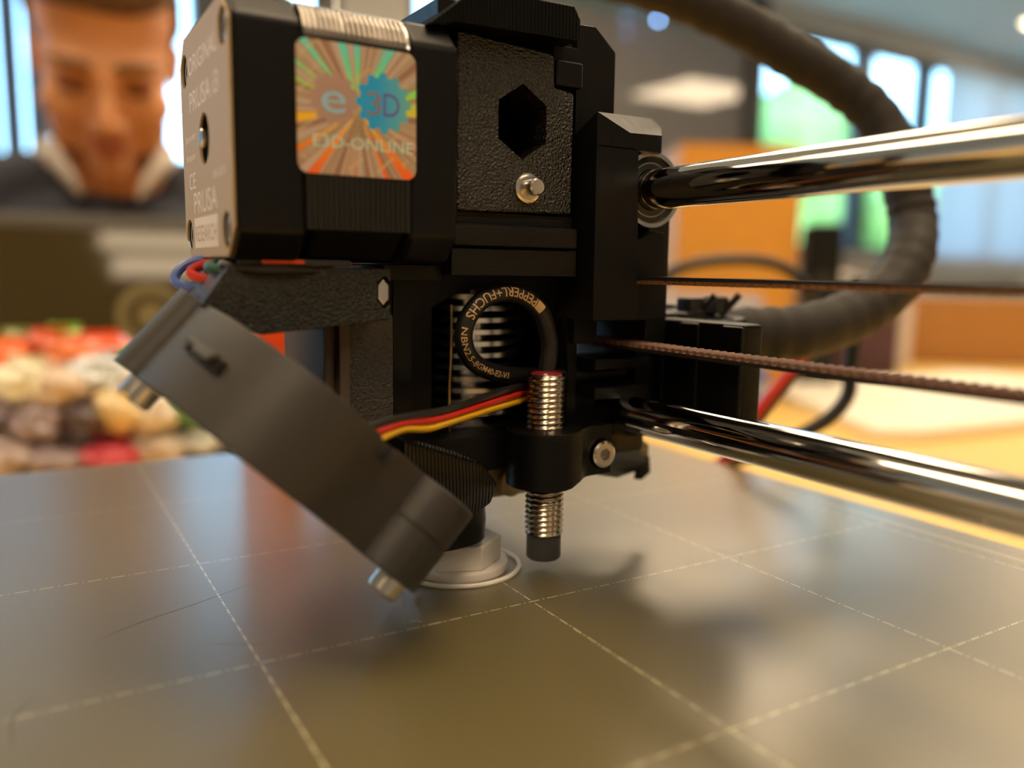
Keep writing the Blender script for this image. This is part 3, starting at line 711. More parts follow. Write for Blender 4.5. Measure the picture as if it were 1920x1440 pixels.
CP = spline([(61.2, -36.1, 40.2), (61.6, -36.2, 43.5), (61.7, -36.2, 47.3), (58.9, -36.8, 53.4), (53.0, -37.0, 56.7), (46.8, -37.0, 55.9), (43.0, -37.0, 52.3), (42.2, -36.6, 48.1), (44.9, -35.2, 43.8), (51.6, -32.6, 40.8), (60.1, -30.0, 39.6), (70.8, -29.0, 38.9), (81.2, -28.5, 38.9), (90.6, -28.0, 39.4), (97.1, -22.0, 41.0)], 12)
RC = 1.75
cable = build('probe_cable', B().tube(CP, RC, 20), 'rubber', probe); tag(cable, 'black round cable looped above the probe, printed with letters')
cum = [0.0]
for p, q in zip(CP, CP[1:]): cum.append(cum[-1]+(q-p).length)
def on_cable(s, v):
    """point on the cable's surface: s mm along it, v mm around it from the side facing the room's near wall"""
    i = max(0, min(len(cum)-2, next((k for k in range(len(cum)) if cum[k] > s), len(cum)-1)-1))
    f = (s-cum[i])/(cum[i+1]-cum[i]); p = CP[i].lerp(CP[i+1], f); d = (CP[i+1]-CP[i]).normalized()
    front = Vector((-0.3, -1, 0.15)); front = (front-d*front.dot(d)).normalized(); side = front.cross(d).normalized()
    a = v/RC
    return p+(RC+0.03)*(cos(a)*front+sin(a)*side)
def cable_text(b, s, s0, size, width, v0, flip=1):
    vs, fs, wd = text_geo(s, size, 1.0, 0.010*size); vs, fs = fine(vs, fs, 0.35); k = width/wd
    return b.raw([on_cable(s0+x*k, flip*(y+v0)) for x, y in vs], fs)
b = B(); cable_text(b, 'PEPPERL+FUCHS', 16.4, 2.6, 16.4, -0.85)
n_ = 8; vs = [on_cable(14.3+1.9*i/n_, v) for i in range(n_+1) for v in (-0.95, -0.3, 0.35, 1.0)]
b.raw(vs, [(i*4+j, i*4+j+1, i*4+j+5, i*4+j+4) for i in range(n_) for j in range(3)])
cable_text(b, 'NBN2.5-8GM40-E2-V1', 34.5, 1.7, 17.5, -0.75)
build('cable_lettering', b, 'cable_print', probe)
b = B(); cc = []
for k in range(26):
    a = radians(70+k*10); cc.append((PX+7.3*cos(a)*1.06-2.2, PY+7.0*sin(a)))
cc = [p for p in cc]
pl = [(48.2, -29), (47.8, -36), (48.2, -40), (50.0, -43), (54, -44.2), (59, -44.1), (63.5, -42.8), (67, -41.2), (74.6, -41.0), (74.6, -27), (60, -25)]
def skew(v):
    # the right arm steps up a little: top and bottom edges rise to the right
    k = min(1.0, max(0.0, (v.x-60)/9.0)); k = k*k*(3-2*k)
    return Vector((v.x, v.y, v.z+k*(0.6 if v.z > 25 else 1.6)))
t = B()
def arc_pl():
    out = []
    P = [Vector((x, y, 0)) for x, y in pl]
    for i in range(len(P)): out.append(P[i])
    return out
sp = [Vector((PX+8.0*cos(radians(a)), PY+8.0*sin(radians(a)), 0)) for a in range(100, 281, 12)]+spline([(65.6, -42.7, 0), (68, -41.3, 0), (71, -41.0, 0)], 5)
pl = [(p.x, p.y) for p in sp]+[(74.6, -41.0), (74.6, -27), (60, -27)]
b = B().prism(pl, 'z', 18.1, 29.5, 0.3, 2, fn=skew)
c = B().cyl((72.0, -48, 24.1), (72.0, -39.3, 24.1), 3.2, 32); b.cut(c)
holder = build('probe_holder', b, 'black_print_z', head, 30); tag(holder, 'black printed clamp around the probe')
b = B().lathe([(0, 0), (2.3, 0), (2.75, 0.35), (2.75, 3.0), (0, 3.0)], (72.0, -42.2, 24.1), (0, 1, 0), 36)
cc = B().prism([(72.0+1.35*cos(k*pi/3+0.3), 24.1+1.35*sin(k*pi/3+0.3)) for k in range(6)], 'y', -44, -40.4); b.cut(cc)
build('holder_screw', b, 'steel', holder, 30)

# ------------------------------------------------------------------ rods, belts, far end of the gantry
ROD_Y0, ROD_Y1 = -215.0, 168.0
rod = build('smooth_rod', B().cyl((82.4, ROD_Y0, 77.6), (82.4, ROD_Y1, 77.6), 4.0, 64, ch=0.5), 'chrome', origin=(82.4, 0, 77.6))
tag(rod, 'upper chrome guide rod leaving a bearing of the print head', 'rod', 'chrome guide rods')
r2 = rod.copy(); COL.objects.link(r2); r2.location.z -= 0.0464
tag(r2, 'lower chrome guide rod close above the print sheet', 'rod', 'chrome guide rods')
belt = empty('timing_belt', (82.4, 0, 44))
tag(belt, 'toothed rubber belt with brown teeth, two runs between the chrome rods', 'belt')
def belt_run(z0, z1, teeth_up):
    zb0, zb1 = (z0, z0+0.72) if teeth_up else (z1-0.72, z1)
    o = build('belt_run', B().box(79.4, 85.4, -214, 166, zb0, zb1), 'belt_rubber', belt)
    vs, fs = [], []
    for i in range(189):
        y = -213+i*2.0; s = 1 if teeth_up else -1; zr = zb1 if teeth_up else zb0
        prof = [(-0.72, 0), (-0.45, 0.2), (-0.36, 0.62), (-0.2, 0.76), (0.2, 0.76), (0.36, 0.62), (0.45, 0.2), (0.72, 0)]
        k = len(vs)
        for x in (79.4, 85.4): vs += [(x, y+a, zr+s*h) for a, h in prof]
        for j in range(7): fs.append((k+j, k+j+1, k+8+j+1, k+8+j))
        fs.append(tuple(range(k, k+8))); fs.append(tuple(range(k+15, k+7, -1)))
    t = B().raw(vs, fs); bmesh.ops.recalc_face_normals(t.bm, faces=t.bm.faces)
    tag(build('belt_teeth', t, 'belt_fabric' if teeth_up else 'belt_fabric', o), kind='stuff')
belt_run(58.6, 60.15, False); belt_run(45.0, 46.5, True)
xe = empty('gantry_end', (75, 165, -100))
tag(xe, 'orange printed gantry end behind the print head with upright rods', 'printer part')
b = B().box(50, 96, 160, 176, 38, 90, 1).box(50, 69, 152, 176, 8, 40, 1)
build('end_block', b, 'orange_print', xe)
build('upright_rod', B().cyl((80, 152, -95), (80, 152, 180), 4.2, 32), 'chrome', xe)
build('lead_screw', B().cyl((66, 168, -95), (66, 168, 180), 4, 24), 'steel', xe)
build('foot_block', B().box(54, 92, 144, 178, -100, -88, 1), 'orange_print', xe)

# ------------------------------------------------------------------ print bed and what is on it
sheet = build('steel_sheet', B().box(-77, 164, -151, 103, -0.6, 0, 0.1, 1), 'bed')
tag(sheet, 'dark olive flexible print sheet with pale dashed grid lines', 'print sheet')
b = B()
random.seed(4)
y = -50.5
while y > -140:                                       # two rows of worn marks along the back edge
    l = random.uniform(1.4, 3.2)
    for k in range(3): b.box(157.6+random.random(), 159.6+random.random()*0.8, y-l*k/3-0.35, y-l*k/3-0.1, 0.0, 0.012)
    y -= l+0.7
y = -52
while y > -140:
    l = random.uniform(1.8, 3.0); b.box(152.0, 152.9, y-l, y, 0.0, 0.012); y -= l+1.6
build('worn_print', b, 'bed_ink', sheet, origin=None)
M['scratch'] = mat('scratch', (0.09, 0.075, 0.045), 0.5)
for pts, r in (([(7.5, -16, 0), (-5, -21.5, 0), (-15, -25.5, 0), (-22, -30, 0)], 0.16), ([(-7, -38, 0), (-3, -41, 0), (3, -44, 0)], 0.07), ([(98, -43, 0), (102, -46, 0), (103, -51, 0), (98, -55, 0)], 0.06), ([(-30, -44, 0), (-33, -50, 0), (-33, -58, 0)], 0.12)):
    P = spline(pts, 8); n = len(P); vs = []
    for i, p in enumerate(P):
        d = (P[min(i+1, n-1)]-P[max(i-1, 0)]).normalized(); s_ = Vector((-d.y, d.x, 0)); w_ = r*sin(pi*(i+0.3)/(n+0.2))
        vs += [p+s_*w_+Vector((0, 0, 0.01)), p-s_*w_+Vector((0, 0, 0.01))]
    build('scratch', B().raw(vs, [(2*i, 2*i+1, 2*i+3, 2*i+2) for i in range(n-1)]), M['scratch'], sheet)
hb = empty('heated_bed', (43, -24, -100)); tag(hb, 'black heated bed plate under the print sheet', 'printer part')
build('bed_plate', B().box(-75, 162, -149, 101, -3.6, -0.65, 0.3, 1), 'heatbed', hb)
b = B().box(-10, 100, -80, 40, -14, -9, 1)
for x in (-60, 148):
    for yy in (-130, 84): b.cyl((x, yy, -12), (x, yy, -3.6), 3, 12)
    b.hull([(x-6, -134, -14), (x+6, -134, -14), (x+6, 90, -14), (x-6, 90, -14), (x-6, -134, -10), (x+6, -134, -10), (x+6, 90, -10), (x-6, 90, -10)])
b.box(-60, 148, -4, 4, -14, -10)
build('bed_carriage', b, 'cast', hb)
for yy in (-100, 55): build('bed_rod', B().cyl((-70, yy, -19), (146, yy, -19), 4, 20), 'chrome', hb)
build('base_frame', B().box(-76, -64, -120, 80, -100, -20.5, 1), 'cast', hb); build('base_frame', B().box(138, 150, -120, 80, -100, -20.5, 1), 'cast', hb)

PC = (46.5, -26.5)
pp = empty('printed_part', (PC[0], PC[1], 0)); tag(pp, 'white printed hexagonal cap standing on the print sheet under the nozzle', 'printed part')
build('flange', B().lathe([(0, 0), (10.4, 0), (10.5, 0.3), (10.3, 1.5), (0, 1.5)], (PC[0], PC[1], 0), (0, 0, 1), 64), 'white_print', pp)
b = B().prism([(PC[0]+9.0*cos(k*pi/3-0.42), PC[1]+9.0*sin(k*pi/3-0.42)) for k in range(6)], 'z', 1.5, 6.6, 0.35, 2)
build('hexagon', b, 'white_print', pp)
b = B().tube([(PC[0]+12.7*cos(2*pi*k/72), PC[1]+12.7*sin(2*pi*k/72), 0.36) for k in range(72)], 0.52, 10, closed=True)
tag(build('skirt_loop', b, 'white_print'), 'thin white loop of plastic printed around the hexagonal cap', 'printed part')
b = B().tube(spline([(20.2, -58.6, 10.6), (20.2, -59.0, 9.8), (21.0, -58.0, 7.0), (23.2, -54.4, 3.4), (26.4, -49.2, 0.9), (28.2, -48.4, 0.12)], 8), 0.10, 6)
tag(build('plastic_strand', b, 'strand'), 'fine curled plastic hair hanging from the lower blower screw to the sheet', 'strand')

# ------------------------------------------------------------------ cable sleeve and wires behind
SL = spline([(104, -22, 45), (116.6, -17.1, 45.0), (133.2, -21.1, 45.3), (149.2, -24.7, 46.0), (169.0, -24.3, 49.5), (188, -22.8, 56.8), (203.2, -18.5, 67.1), (214.1, -11.6, 77.4), (215.3, -8.0, 87.5), (215.4, -2.9, 99.6), (213, 4.2, 112.8), (204.9, 13, 123.3), (193.2, 21.3, 131.4), (180.2, 30.4, 140.6), (161.0, 40.4, 149.0), (138.0, 47.5, 153.4), (110, 50, 152), (70, 50, 150), (20, 60, 165), (-20, 80, 185)], 8)
slv = empty('cable_sleeve', (102, -22, 38)); tag(slv, 'thick dark braided cable sleeve arching behind the print head', 'cable')
rad = [7.2+0.25*sin(i*1.7)+0.15*sin(i*4.1) for i in range(len(SL))]
build('sleeve', B().tube(SL, 7.2, 24, rad=rad), 'sleeve', slv)
b = B()
for i, a in ((2, -1), (9, -1)):
    p, d = SL[i], (SL[i+1]-SL[i]).normalized()
    b.lathe([(7.4, -1.6), (8.5, -1.6), (8.5, 1.6), (7.4, 1.6), (7.4, -1.6)], p, d, 28)
    b.box(p.x-2.4, p.x+2.4, p.y-9.5, p.y-4.5, p.z+6.2, p.z+10.5, 0.8)
    b.cyl((p.x+1, p.y-8, p.z+6), (p.x+3, p.y-12, p.z+11), 0.9, 10)
build('cable_tie', b, 'rubber', slv)
b = B().hull([(101.6, -34, 38), (112, -34, 38), (112, -12, 38), (101.6, -12, 38), (101.6, -32, 52), (108, -32, 53), (108, -14, 53), (101.6, -14, 52)], 1.2)
b.hull([(112, -36, 37), (124, -36, 37), (124, -14, 37), (112, -14, 37), (112, -34, 50), (122, -32, 51), (122, -16, 51), (112, -16, 50)], 1.5)
build('cable_guide', b, 'black_print_z', slv)
for mt, dx, lb in (('wire_red', 0, 'red heater wire slanting down behind the lower chrome rod'), ('wire_black', 3.4, 'dark wire slanting down beside the red heater wire')):
    pts = [(165.5+dx*0.5, 21, -2.2), (168+dx*0.6, 19.5, -0.5), (169+dx*0.7, 16, 3.5), (167.6+dx, 10.5, 9.5), (167.0+dx, 7.6, 14.5), (170.3+dx, 5.6, 20.2), (176.5+dx, 3.2, 28.6), (181.1+dx, 1.2, 35), (183+dx, -4, 44), (180+dx, -14, 46)]
    tag(build('heater_wire', B().tube(spline(pts, 8), 1.7, 12), mt), lb, 'wire', 'heater wires')
pts = [(232, 20, 60), (230.5, 19, 40), (229.2, 18.5, 27.8), (227.8, 17.8, 18.2), (222.4, 19.9, 10.5), (215.5, 23.2, 5.6), (205, 28, 0), (190, 35, -6), (172, 45, -12)]
tag(build('power_cable', B().tube(spline(pts, 8), 2.6, 14), 'rubber'), 'black bed cable curving down over the yellow desk', 'cable')
pts = [(262, 180, 40), (275.6, 172.4, 59), (288.4, 165.7, 66), (306, 155.6, 68.6), (323.3, 145, 67.5), (335.4, 136.7, 61.1), (344, 132, 48), (362, 150, 34), (420, 250, 12), (500, 420, -60), (520, 560, -94), (540, 640, -96)]
tag(build('usb_cable', B().tube(spline(pts, 8), 3.2, 12), 'rubber'), 'thin black cable arching in front of the orange box', 'cable')
# ------------------------------------------------------------------ desk and the things on it
M['desk_top'] = mat('desk_top', (0.80, 0.52, 0.14), 0.42, bump=('wave_y', 14, 0.0003, 0.1), var=0.06)
M['desk_leg'] = mat('desk_leg', (0.35, 0.35, 0.36), 0.4, 0.6)
desk = empty('desk', (400, 0, ZF)); tag(desk, 'wide yellow wood desk under the 3D printer', 'desk')
build('desk_top', B().box(-900, 1650, -700, 830, -130, -100, 6), 'desk_top', desk)
for x in (-850, 1600):
    for y in (-650, 780): build('leg', B().box(x-25, x+25, y-25, y+25, ZF, -130, 3), 'desk_leg', desk)
# white board lying at the right
M['paper'] = mat('paper', (0.86, 0.82, 0.70), 0.6)
M['card'] = mat('card', (0.42, 0.20, 0.055), 0.75, bump=('noise', 120, 0.0005, 0.3), var=0.08)
M['card_orange'] = mat('card_orange', (0.66, 0.30, 0.035), 0.6, bump=('noise', 120, 0.0005, 0.3), var=0.06)
M['tape'] = mat('tape', (0.55, 0.42, 0.25), 0.3)
M['white_card'] = mat('white_card', (0.66, 0.58, 0.56), 0.6)
M['blue_stuff'] = mat('blue_stuff', (0.06, 0.17, 0.55), 0.5)
M['pale_blue'] = mat('pale_blue', (0.42, 0.46, 0.62), 0.5)
M['dark_red'] = mat('dark_red', (0.085, 0.030, 0.034), 0.5)
b = B().prism([(690, 330), (730, 305), (1250, 250), (1300, 280), (1300, 560), (1250, 590), (860, 600), (820, 570)], 'z', -99.9, -88, 2)
tag(build('foam_board', b, 'paper'), 'pale cream board with rounded corners lying on the yellow desk', 'board')
def carton(name, x, y, z, sx, sy, sz, rz, m, label, cat='box', group=None, tape=True):
    t = empty(name, (x, y, z)); tag(t, label, cat, group)
    R = Matrix.Translation((x, y, z)) @ Matrix.Rotation(rz, 4, 'Z')
    build('body', B().box(-sx/2, sx/2, -sy/2, sy/2, 0, sz, 3).xf(R), m, t)
    e = 1.5
    build('flap', B().box(-sx/2, sx/2, -sy/2, -1, sz, sz+e*2).xf(R), m, t); build('flap', B().box(-sx/2, sx/2, 1, sy/2, sz, sz+e*2).xf(R), m, t)
    if tape: build('tape', B().box(-sx/2, sx/2, -25, 25, sz+3, sz+3.6).box(sx/2, sx/2+0.6, -25, 25, sz*0.6, sz+3).xf(R), 'tape', t)
    return t
carton('cardboard_box', 880, 735, -100, 172, 150, 335, -0.53, 'card_orange', 'tall orange brown cardboard box seen under the upper chrome rod')
carton('cardboard_box', 1560, 760, -100, 240, 200, 121, -0.75, 'card', 'brown cardboard box at the right behind the upper belt run')
carton('white_carton', 1330, 790, -100, 90, 150, 112, -0.75, 'white_card', 'small whitish carton beside the brown cardboard box', tape=False)
t = empty('loudspeaker', (955, 620, -100)); tag(t, 'narrow black desk speaker beside the orange brown box', 'speaker')
R = Matrix.Translation((955, 620, -100)) @ Matrix.Rotation(-0.75, 4, 'Z')
build('cabinet', B().box(-24, 24, -40, 40, 0, 232, 6).xf(R), 'black_smooth', t)
for rr, zz in ((20, 60), (16, 150)): build('speaker_cone', B().lathe([(0, 4), (8, 2), (rr-2, 0), (rr, 0), (rr, 4), (0, 5)], (0, -44, zz), (0, 1, 0), 24).xf(R), 'rubber', t)
t = empty('folder_stack', (700, 600, -100)); tag(t, 'blue and pale folders stacked in front of the orange brown box', 'folders')
R = Matrix.Translation((726, 590, -100)) @ Matrix.Rotation(-0.53, 4, 'Z')
z = 0
for k in range(9):
    h = 12+3*(k % 3); build('folder', B().box(-88+k*1.5, 66-k*2, -30, 30, z, z+h-1, 1.5).xf(R), ['blue_stuff', 'pale_blue', 'blue_stuff', 'pale_blue', 'white_card', 'blue_stuff', 'pale_blue', 'blue_stuff', 'pale_blue'][k], t); z += h
t = empty('cash_box', (1120, 700, -100)); tag(t, 'dark red metal box low behind the cable sleeve', 'box')
R = Matrix.Translation((1120, 700, -100)) @ Matrix.Rotation(-0.7, 4, 'Z')
build('body', B().box(-70, 70, -60, 60, 0, 120, 5).xf(R), 'dark_red', t); build('lid', B().box(-72, 72, -62, 62, 121, 142, 5).xf(R), 'dark_red', t); build('handle', B().tube(spline([(-30, 0, 142), (-25, 0, 160), (25, 0, 160), (30, 0, 142)], 6), 4, 8).xf(R), 'steel', t)

# dark glossy screen, tilted back, a round lamp reflection painted on as a ring
M['screen'] = mat('screen', (0.050, 0.036, 0.010), 0.05, spec=0.5)
M['bezel'] = mat('bezel', (0.075, 0.068, 0.06), 0.4)
M['painted_reflection'] = mat('painted_reflection', (0.16, 0.125, 0.035), 0.3)
mon = empty('monitor', (60, 700, -100)); tag(mon, 'dark glossy monitor panel with a painted round reflection in front of the seated man', 'monitor')
TA = radians(14)
R = Matrix.Translation((50, 660, 50)) @ Matrix.Rotation(-TA, 4, 'X')
build('panel', B().box(-330, 235, 0.5, 4, -130, 44, 0.5).xf(R), 'screen', mon)
build('bezel', B().box(-336, 241, 0, 16, 44, 58, 2).box(-336, -330, 0, 16, -136, 44, 1).box(235, 241, 0, 16, -136, 44, 1).box(-336, 241, 0, 16, -140, -130, 1).box(-334, 239, 4, 16, -135, 50, 1).xf(R), 'bezel', mon)
build('painted_reflection', B().lathe([(21, 0), (30, 0), (30, 0.6), (21, 0.6), (21, 0)], (28, 0.1, -36), (0, 1, 0), 48).lathe([(0, 0), (13, 0), (13, 0.6), (0, 0.6)], (28, 0.1, -36), (0, 1, 0), 32).xf(R), 'painted_reflection', mon)
build('stand', B().box(-30, 30, 16, 30, -130, 0, 3).xf(R).box(-60, 160, 640, 735, -100, -92, 3).hull([(20, 676, -93), (80, 676, -93), (20, 712, -93), (80, 712, -93), (20, 682, -50), (80, 682, -50), (20, 700, -50), (80, 700, -50)]), 'bezel', mon)

# tray heaped with crumpled plastic bags
M['tray'] = mat('tray', (0.10, 0.085, 0.075), 0.5)
tray = empty('tray', (-40, 400, -100)); tag(tray, 'low grey brown tray holding the heap of plastic bags', 'tray')
b = B().box(-240, 84, 318, 520, -100, -96, 1)
build('tray_floor', b, 'tray', tray)
for x0, x1, y0, y1 in ((-240, 84, 318, 321), (-240, 84, 517, 520), (-240, -237, 321, 517), (81, 84, 321, 517)): build('tray_side', B().box(x0, x1, y0, y1, -96, -47, 0.8), 'tray', tray)
def film(name, c, tr=0.0, rough=0.25):
    return mat(name, c, rough, spec=0.6, var=0.25, trans=0.0, coat=0.35)
BAGS = [  # x, y, z, rx, rz, colour, label
    (-37, 372, 15, 20, 13, (0.90, 0.16, 0.02), 'orange', 'bright orange plastic bag at the left edge of the heap'),
    (-4, 365, 19, 17, 11, (0.88, 0.20, 0.05), 'orange', 'orange plastic bag high in the middle of the heap'),
    (-14, 380, 27, 18, 9, (0.62, 0.10, 0.03), 'red', 'dark red plastic bag on the crest of the heap'),
    (12, 372, 24, 20, 9, (0.85, 0.13, 0.05), 'red', 'red orange plastic bag right of the crest of the heap'),
    (-6, 392, 30, 16, 8, (0.32, 0.58, 0.10), 'green', 'leaf green plastic bag on the very top of the heap'),
    (-30, 395, 27, 16, 8, (0.38, 0.42, 0.12), 'green', 'olive green plastic bag on top at the left'),
    (29, 352, 8, 13, 10, (0.02, 0.72, 0.16), 'green', 'vivid green plastic bag at the right of the heap'),
    (44, 356, 13, 14, 10, (0.30, 0.66, 0.22), 'green', 'light green plastic bag at the far right top of the heap'),
    (-26, 352, 1, 18, 13, (0.95, 0.86, 0.62), 'cream', 'shiny cream plastic bag under the bright orange one'),
    (8, 350, 8, 18, 10, (0.72, 0.80, 0.95), 'white', 'bluish white plastic bag in the upper middle of the heap'),
    (26, 340, 0, 16, 10, (0.85, 0.88, 0.92), 'white', 'white plastic bag below the vivid green one'),
    (-10, 344, -2, 17, 12, (0.72, 0.58, 0.46), 'beige', 'beige plastic bag in the middle of the heap'),
    (-46, 350, -12, 17, 13, (0.20, 0.17, 0.22), 'grey', 'dark grey plastic bag at the lower left of the heap'),
    (-22, 342, -20, 16, 12, (0.34, 0.27, 0.30), 'grey', 'mauve grey plastic bag low left of the middle'),
    (0, 336, -18, 13, 11, (0.10, 0.08, 0.10), 'black', 'nearly black plastic bag low in the middle of the heap'),
    (16, 334, -14, 15, 13, (0.86, 0.66, 0.36), 'yellow', 'honey yellow plastic bag low right of the middle'),
    (34, 334, -16, 16, 13, (0.78, 0.72, 0.62), 'clear', 'pale clear plastic bag at the lower right of the heap'),
    (56, 336, -14, 13, 13, (0.16, 0.42, 0.16), 'green', 'deep green plastic bag at the right end of the heap'),
    (-40, 334, -36, 16, 11, (0.42, 0.34, 0.32), 'grey', 'warm grey plastic bag at the bottom left of the heap'),
    (-14, 332, -40, 16, 9, (0.30, 0.23, 0.24), 'grey', 'dull purple grey plastic bag at the bottom front of the heap'),
    (12, 330, -38, 17, 7, (0.62, 0.05, 0.08), 'red', 'crimson plastic bag at the bottom front of the heap'),
    (36, 331, -38, 16, 10, (0.62, 0.54, 0.46), 'clear', 'sandy clear plastic bag at the bottom right of the heap'),
    (60, 338, -36, 14, 10, (0.56, 0.58, 0.54), 'clear', 'greyish clear plastic bag in the right corner of the tray'),
    (-70, 380, 4, 22, 16, (0.80, 0.42, 0.10), 'orange', 'amber plastic bag beyond the left edge of the heap'),
    (-80, 352, -22, 24, 18, (0.50, 0.46, 0.42), 'grey', 'light grey plastic bag beyond the lower left of the heap')]
random.seed(11)
for i, (x, y, z, rx, rz_, c, cn, lb) in enumerate(BAGS):
    z -= 5+max(0, z)*0.35
    off = Vector((i*3.1, i*1.7, i*0.9))
    def crumple(v, d, off=off):
        n = noise.noise(d*1.7+off)*0.28+noise.noise(d*4+off)*0.16
        return Vector((x, y, z))+(v-Vector((x, y, z)))*(1+n)
    m_ = film('bag_film', c)
    ry = 20
    t = empty('plastic_bag', (x, y, z-rz_)); tag(t, lb, 'plastic bag', 'plastic bags heaped in the tray')
    build('pouch', B().ball((x, y, z), (rx, ry, rz_), 4, crumple), m_, t, 80)
    a = random.uniform(-0.6, 0.6)
    vs = []; n = 10
    for k in range(n+1):
        u = -1+2*k/n
        for v in (0, 1, 2): vs.append((x+u*rx*0.55+1.5*sin(k*1.9+v), y+2.5*sin(k*2.3+v*1.3)+a*u*3, z+rz_*0.85+v*2.2))
    vs2 = [(p[0], p[1]+0.5, p[2]) for p in vs]; q = len(vs)
    fs = [(k*3+v, k*3+v+1, k*3+v+4, k*3+v+3) for k in range(n) for v in (0, 1)]
    fs += [tuple(q+j for j in f[::-1]) for f in fs]
    build('bag_seal', B().raw(vs+vs2, fs), m_, t, 80)

# ------------------------------------------------------------------ the man behind the monitor
M['skin'] = mat('skin', (0.74, 0.35, 0.17), 0.5, spec=0.35, var=0.08)
M['hair'] = mat('hair', (0.17, 0.085, 0.032), 0.6, bump=('wave_x', 120, 0.003, 0.7), var=0.3)
M['navy'] = mat('navy', (0.045, 0.052, 0.082), 0.8, bump=('noise', 300, 0.001, 0.4))
M['shirt'] = mat('shirt', (0.68, 0.62, 0.56), 0.7)
M['eye_white'] = mat('eye_white', (0.75, 0.70, 0.66), 0.2); M['iris'] = mat('iris', (0.06, 0.035, 0.02), 0.2); M['brow'] = mat('brow', (0.16, 0.075, 0.03), 0.7)
M['lid'] = mat('lid', (0.30, 0.115, 0.05), 0.6, spec=0.2); M['lip'] = mat('lip', (0.55, 0.18, 0.11), 0.45)  # lids darker than skin: eye-socket shadow painted into their colour
M['denim'] = mat('denim', (0.03, 0.04, 0.07), 0.8)
HP = Matrix.Translation((76, 915, 300)) @ Matrix.Rotation(radians(-7), 4, 'Z') @ Matrix.Rotation(radians(34), 4, 'X')   # head: chin drawn in, looking down
BP = Matrix.Translation((84, 1020, 40)) @ Matrix.Rotation(radians(-6), 4, 'Z')
def remeshed(b, voxel, smooth_it=4):
    me = bpy.data.meshes.new('t'); b.bm.to_mesh(me); b.bm.free(); o = bpy.data.objects.new('t', me); COL.objects.link(o)
    r = o.modifiers.new('r', 'REMESH'); r.mode = 'VOXEL'; r.voxel_size = voxel
    s = o.modifiers.new('s', 'SMOOTH'); s.iterations = smooth_it; s.factor = 0.5
    dg = bpy.context.evaluated_depsgraph_get(); dg.update()
    m2 = bpy.data.meshes.new_from_object(o.evaluated_get(dg)); out = B(); out.bm.from_mesh(m2)
    bpy.data.objects.remove(o); bpy.data.meshes.remove(me); bpy.data.meshes.remove(m2); return out
def merge(a, c, mx=None):
    if mx is not None: c.xf(mx)
    me = bpy.data.meshes.new('t'); c.bm.to_mesh(me); c.bm.free(); a.bm.from_mesh(me); bpy.data.meshes.remove(me); return a
h = B()
h.ball((0, 18, 42), (75, 94, 80), 3).ball((0, -28, -12), (66, 66, 82), 3).ball((0, -34, -72), (43, 48, 44), 3).ball((0, -70, -100), (24, 22, 17), 3)
h.tube(spline([(0, -88, 14), (0, -104, -14), (0, -116, -34)], 5), 12, 12, rad=[9]*5+[12]*5+[15]).ball((0, -112, -36), (14, 13, 11), 2)
for s in (-1, 1):
    h.ball((s*15, -100, -40), (9, 11, 8), 2).ball((s*38, -62, -30), (30, 30, 26), 3).ball((s*30, -86, 20), (28, 13, 9), 3).ball((s*41, -34, -68), (23, 36, 30), 3)
    h.ball((s*72, 10, -10), (9, 17, 27), 3).ball((s*74, 12, 0), (9, 14, 17), 2)
h.ball((0, -90, -66), (25, 12, 9), 3).tube([(0, 10, -70), (0, 40, -150), (0, 62, -230)], 66, 20, rad=[62, 68, 78])
body = B(); merge(body, h, HP)
t = B()
t.ball((0, 40, -60), (165, 100, 190), 3).ball((0, 34, 54), (150, 80, 66), 3)
for s in (-1, 1):
    t.ball((s*168, 40, 95), (62, 62, 62), 3)
    t.tube(spline([(s*175, 40, 95), (s*222, 20, -20), (s*235, 0, -60), (s*150, -100, -72), (s*85, -160, -90)], 5), 40, 14, rad=[50-i*1.2 for i in range(21)])
    t.ball((s*72, -180, -96), (36, 44, 15), 2)
    for f in range(4):                               # four fingers and a thumb on each hand
        fx = s*(72+(f-1.5)*17); l = (52, 66, 62, 46)[f if s > 0 else 3-f]
        t.tube(spline([(fx, -204, -94), (fx-s*2, -204-l*0.55, -90), (fx-s*4, -204-l, -104)], 4), 9, 10, rad=[10, 9.8, 9.5, 9.2, 9, 8.6, 8.2, 8, 7.5])
    t.tube(spline([(s*50, -170, -96), (s*32, -196, -98), (s*24, -220, -104)], 4), 10, 10, rad=[12, 11.6, 11, 10.6, 10, 9.8, 9.4, 9, 8.5])
    t.tube(spline([(s*95, 90, -330), (s*110, -120, -345), (s*112, -330, -350), (s*112, -340, -590), (s*112, -330, -820)], 5), 70, 14, rad=[88-i*2.2 for i in range(21)])
    t.ball((s*112, -385, -855), (44, 110, 34), 2)
t.ball((0, 90, -300), (170, 130, 110), 3)
merge(body, t, BP)
body = remeshed(body, 5.0, 3)
man = build('person', body, 'skin', None, 180, origin=(84, 1010, ZF))
tag(man, 'man with short brown hair in a navy jumper looking down behind the monitor', 'person')
hr = B()
def hairfn(v, d):
    if d.y < -0.35 and d.z < 0.22: return Vector((0, 20, 60))+(v-Vector((0, 20, 60)))*0.80
    return v+Vector((0, 0, 0))+d*(4*noise.noise(d*6))
hr.ball((0, 24, 48), (83, 99, 84), 4, hairfn).ball((-10, -52, 104), (54, 30, 20), 3).ball((34, -40, 106), (40, 30, 18), 3).ball((-20, -64, 92), (44, 24, 20), 3).ball((26, -62, 92), (42, 24, 18), 3)
build('hair', hr.xf(HP), 'hair', man, 180)
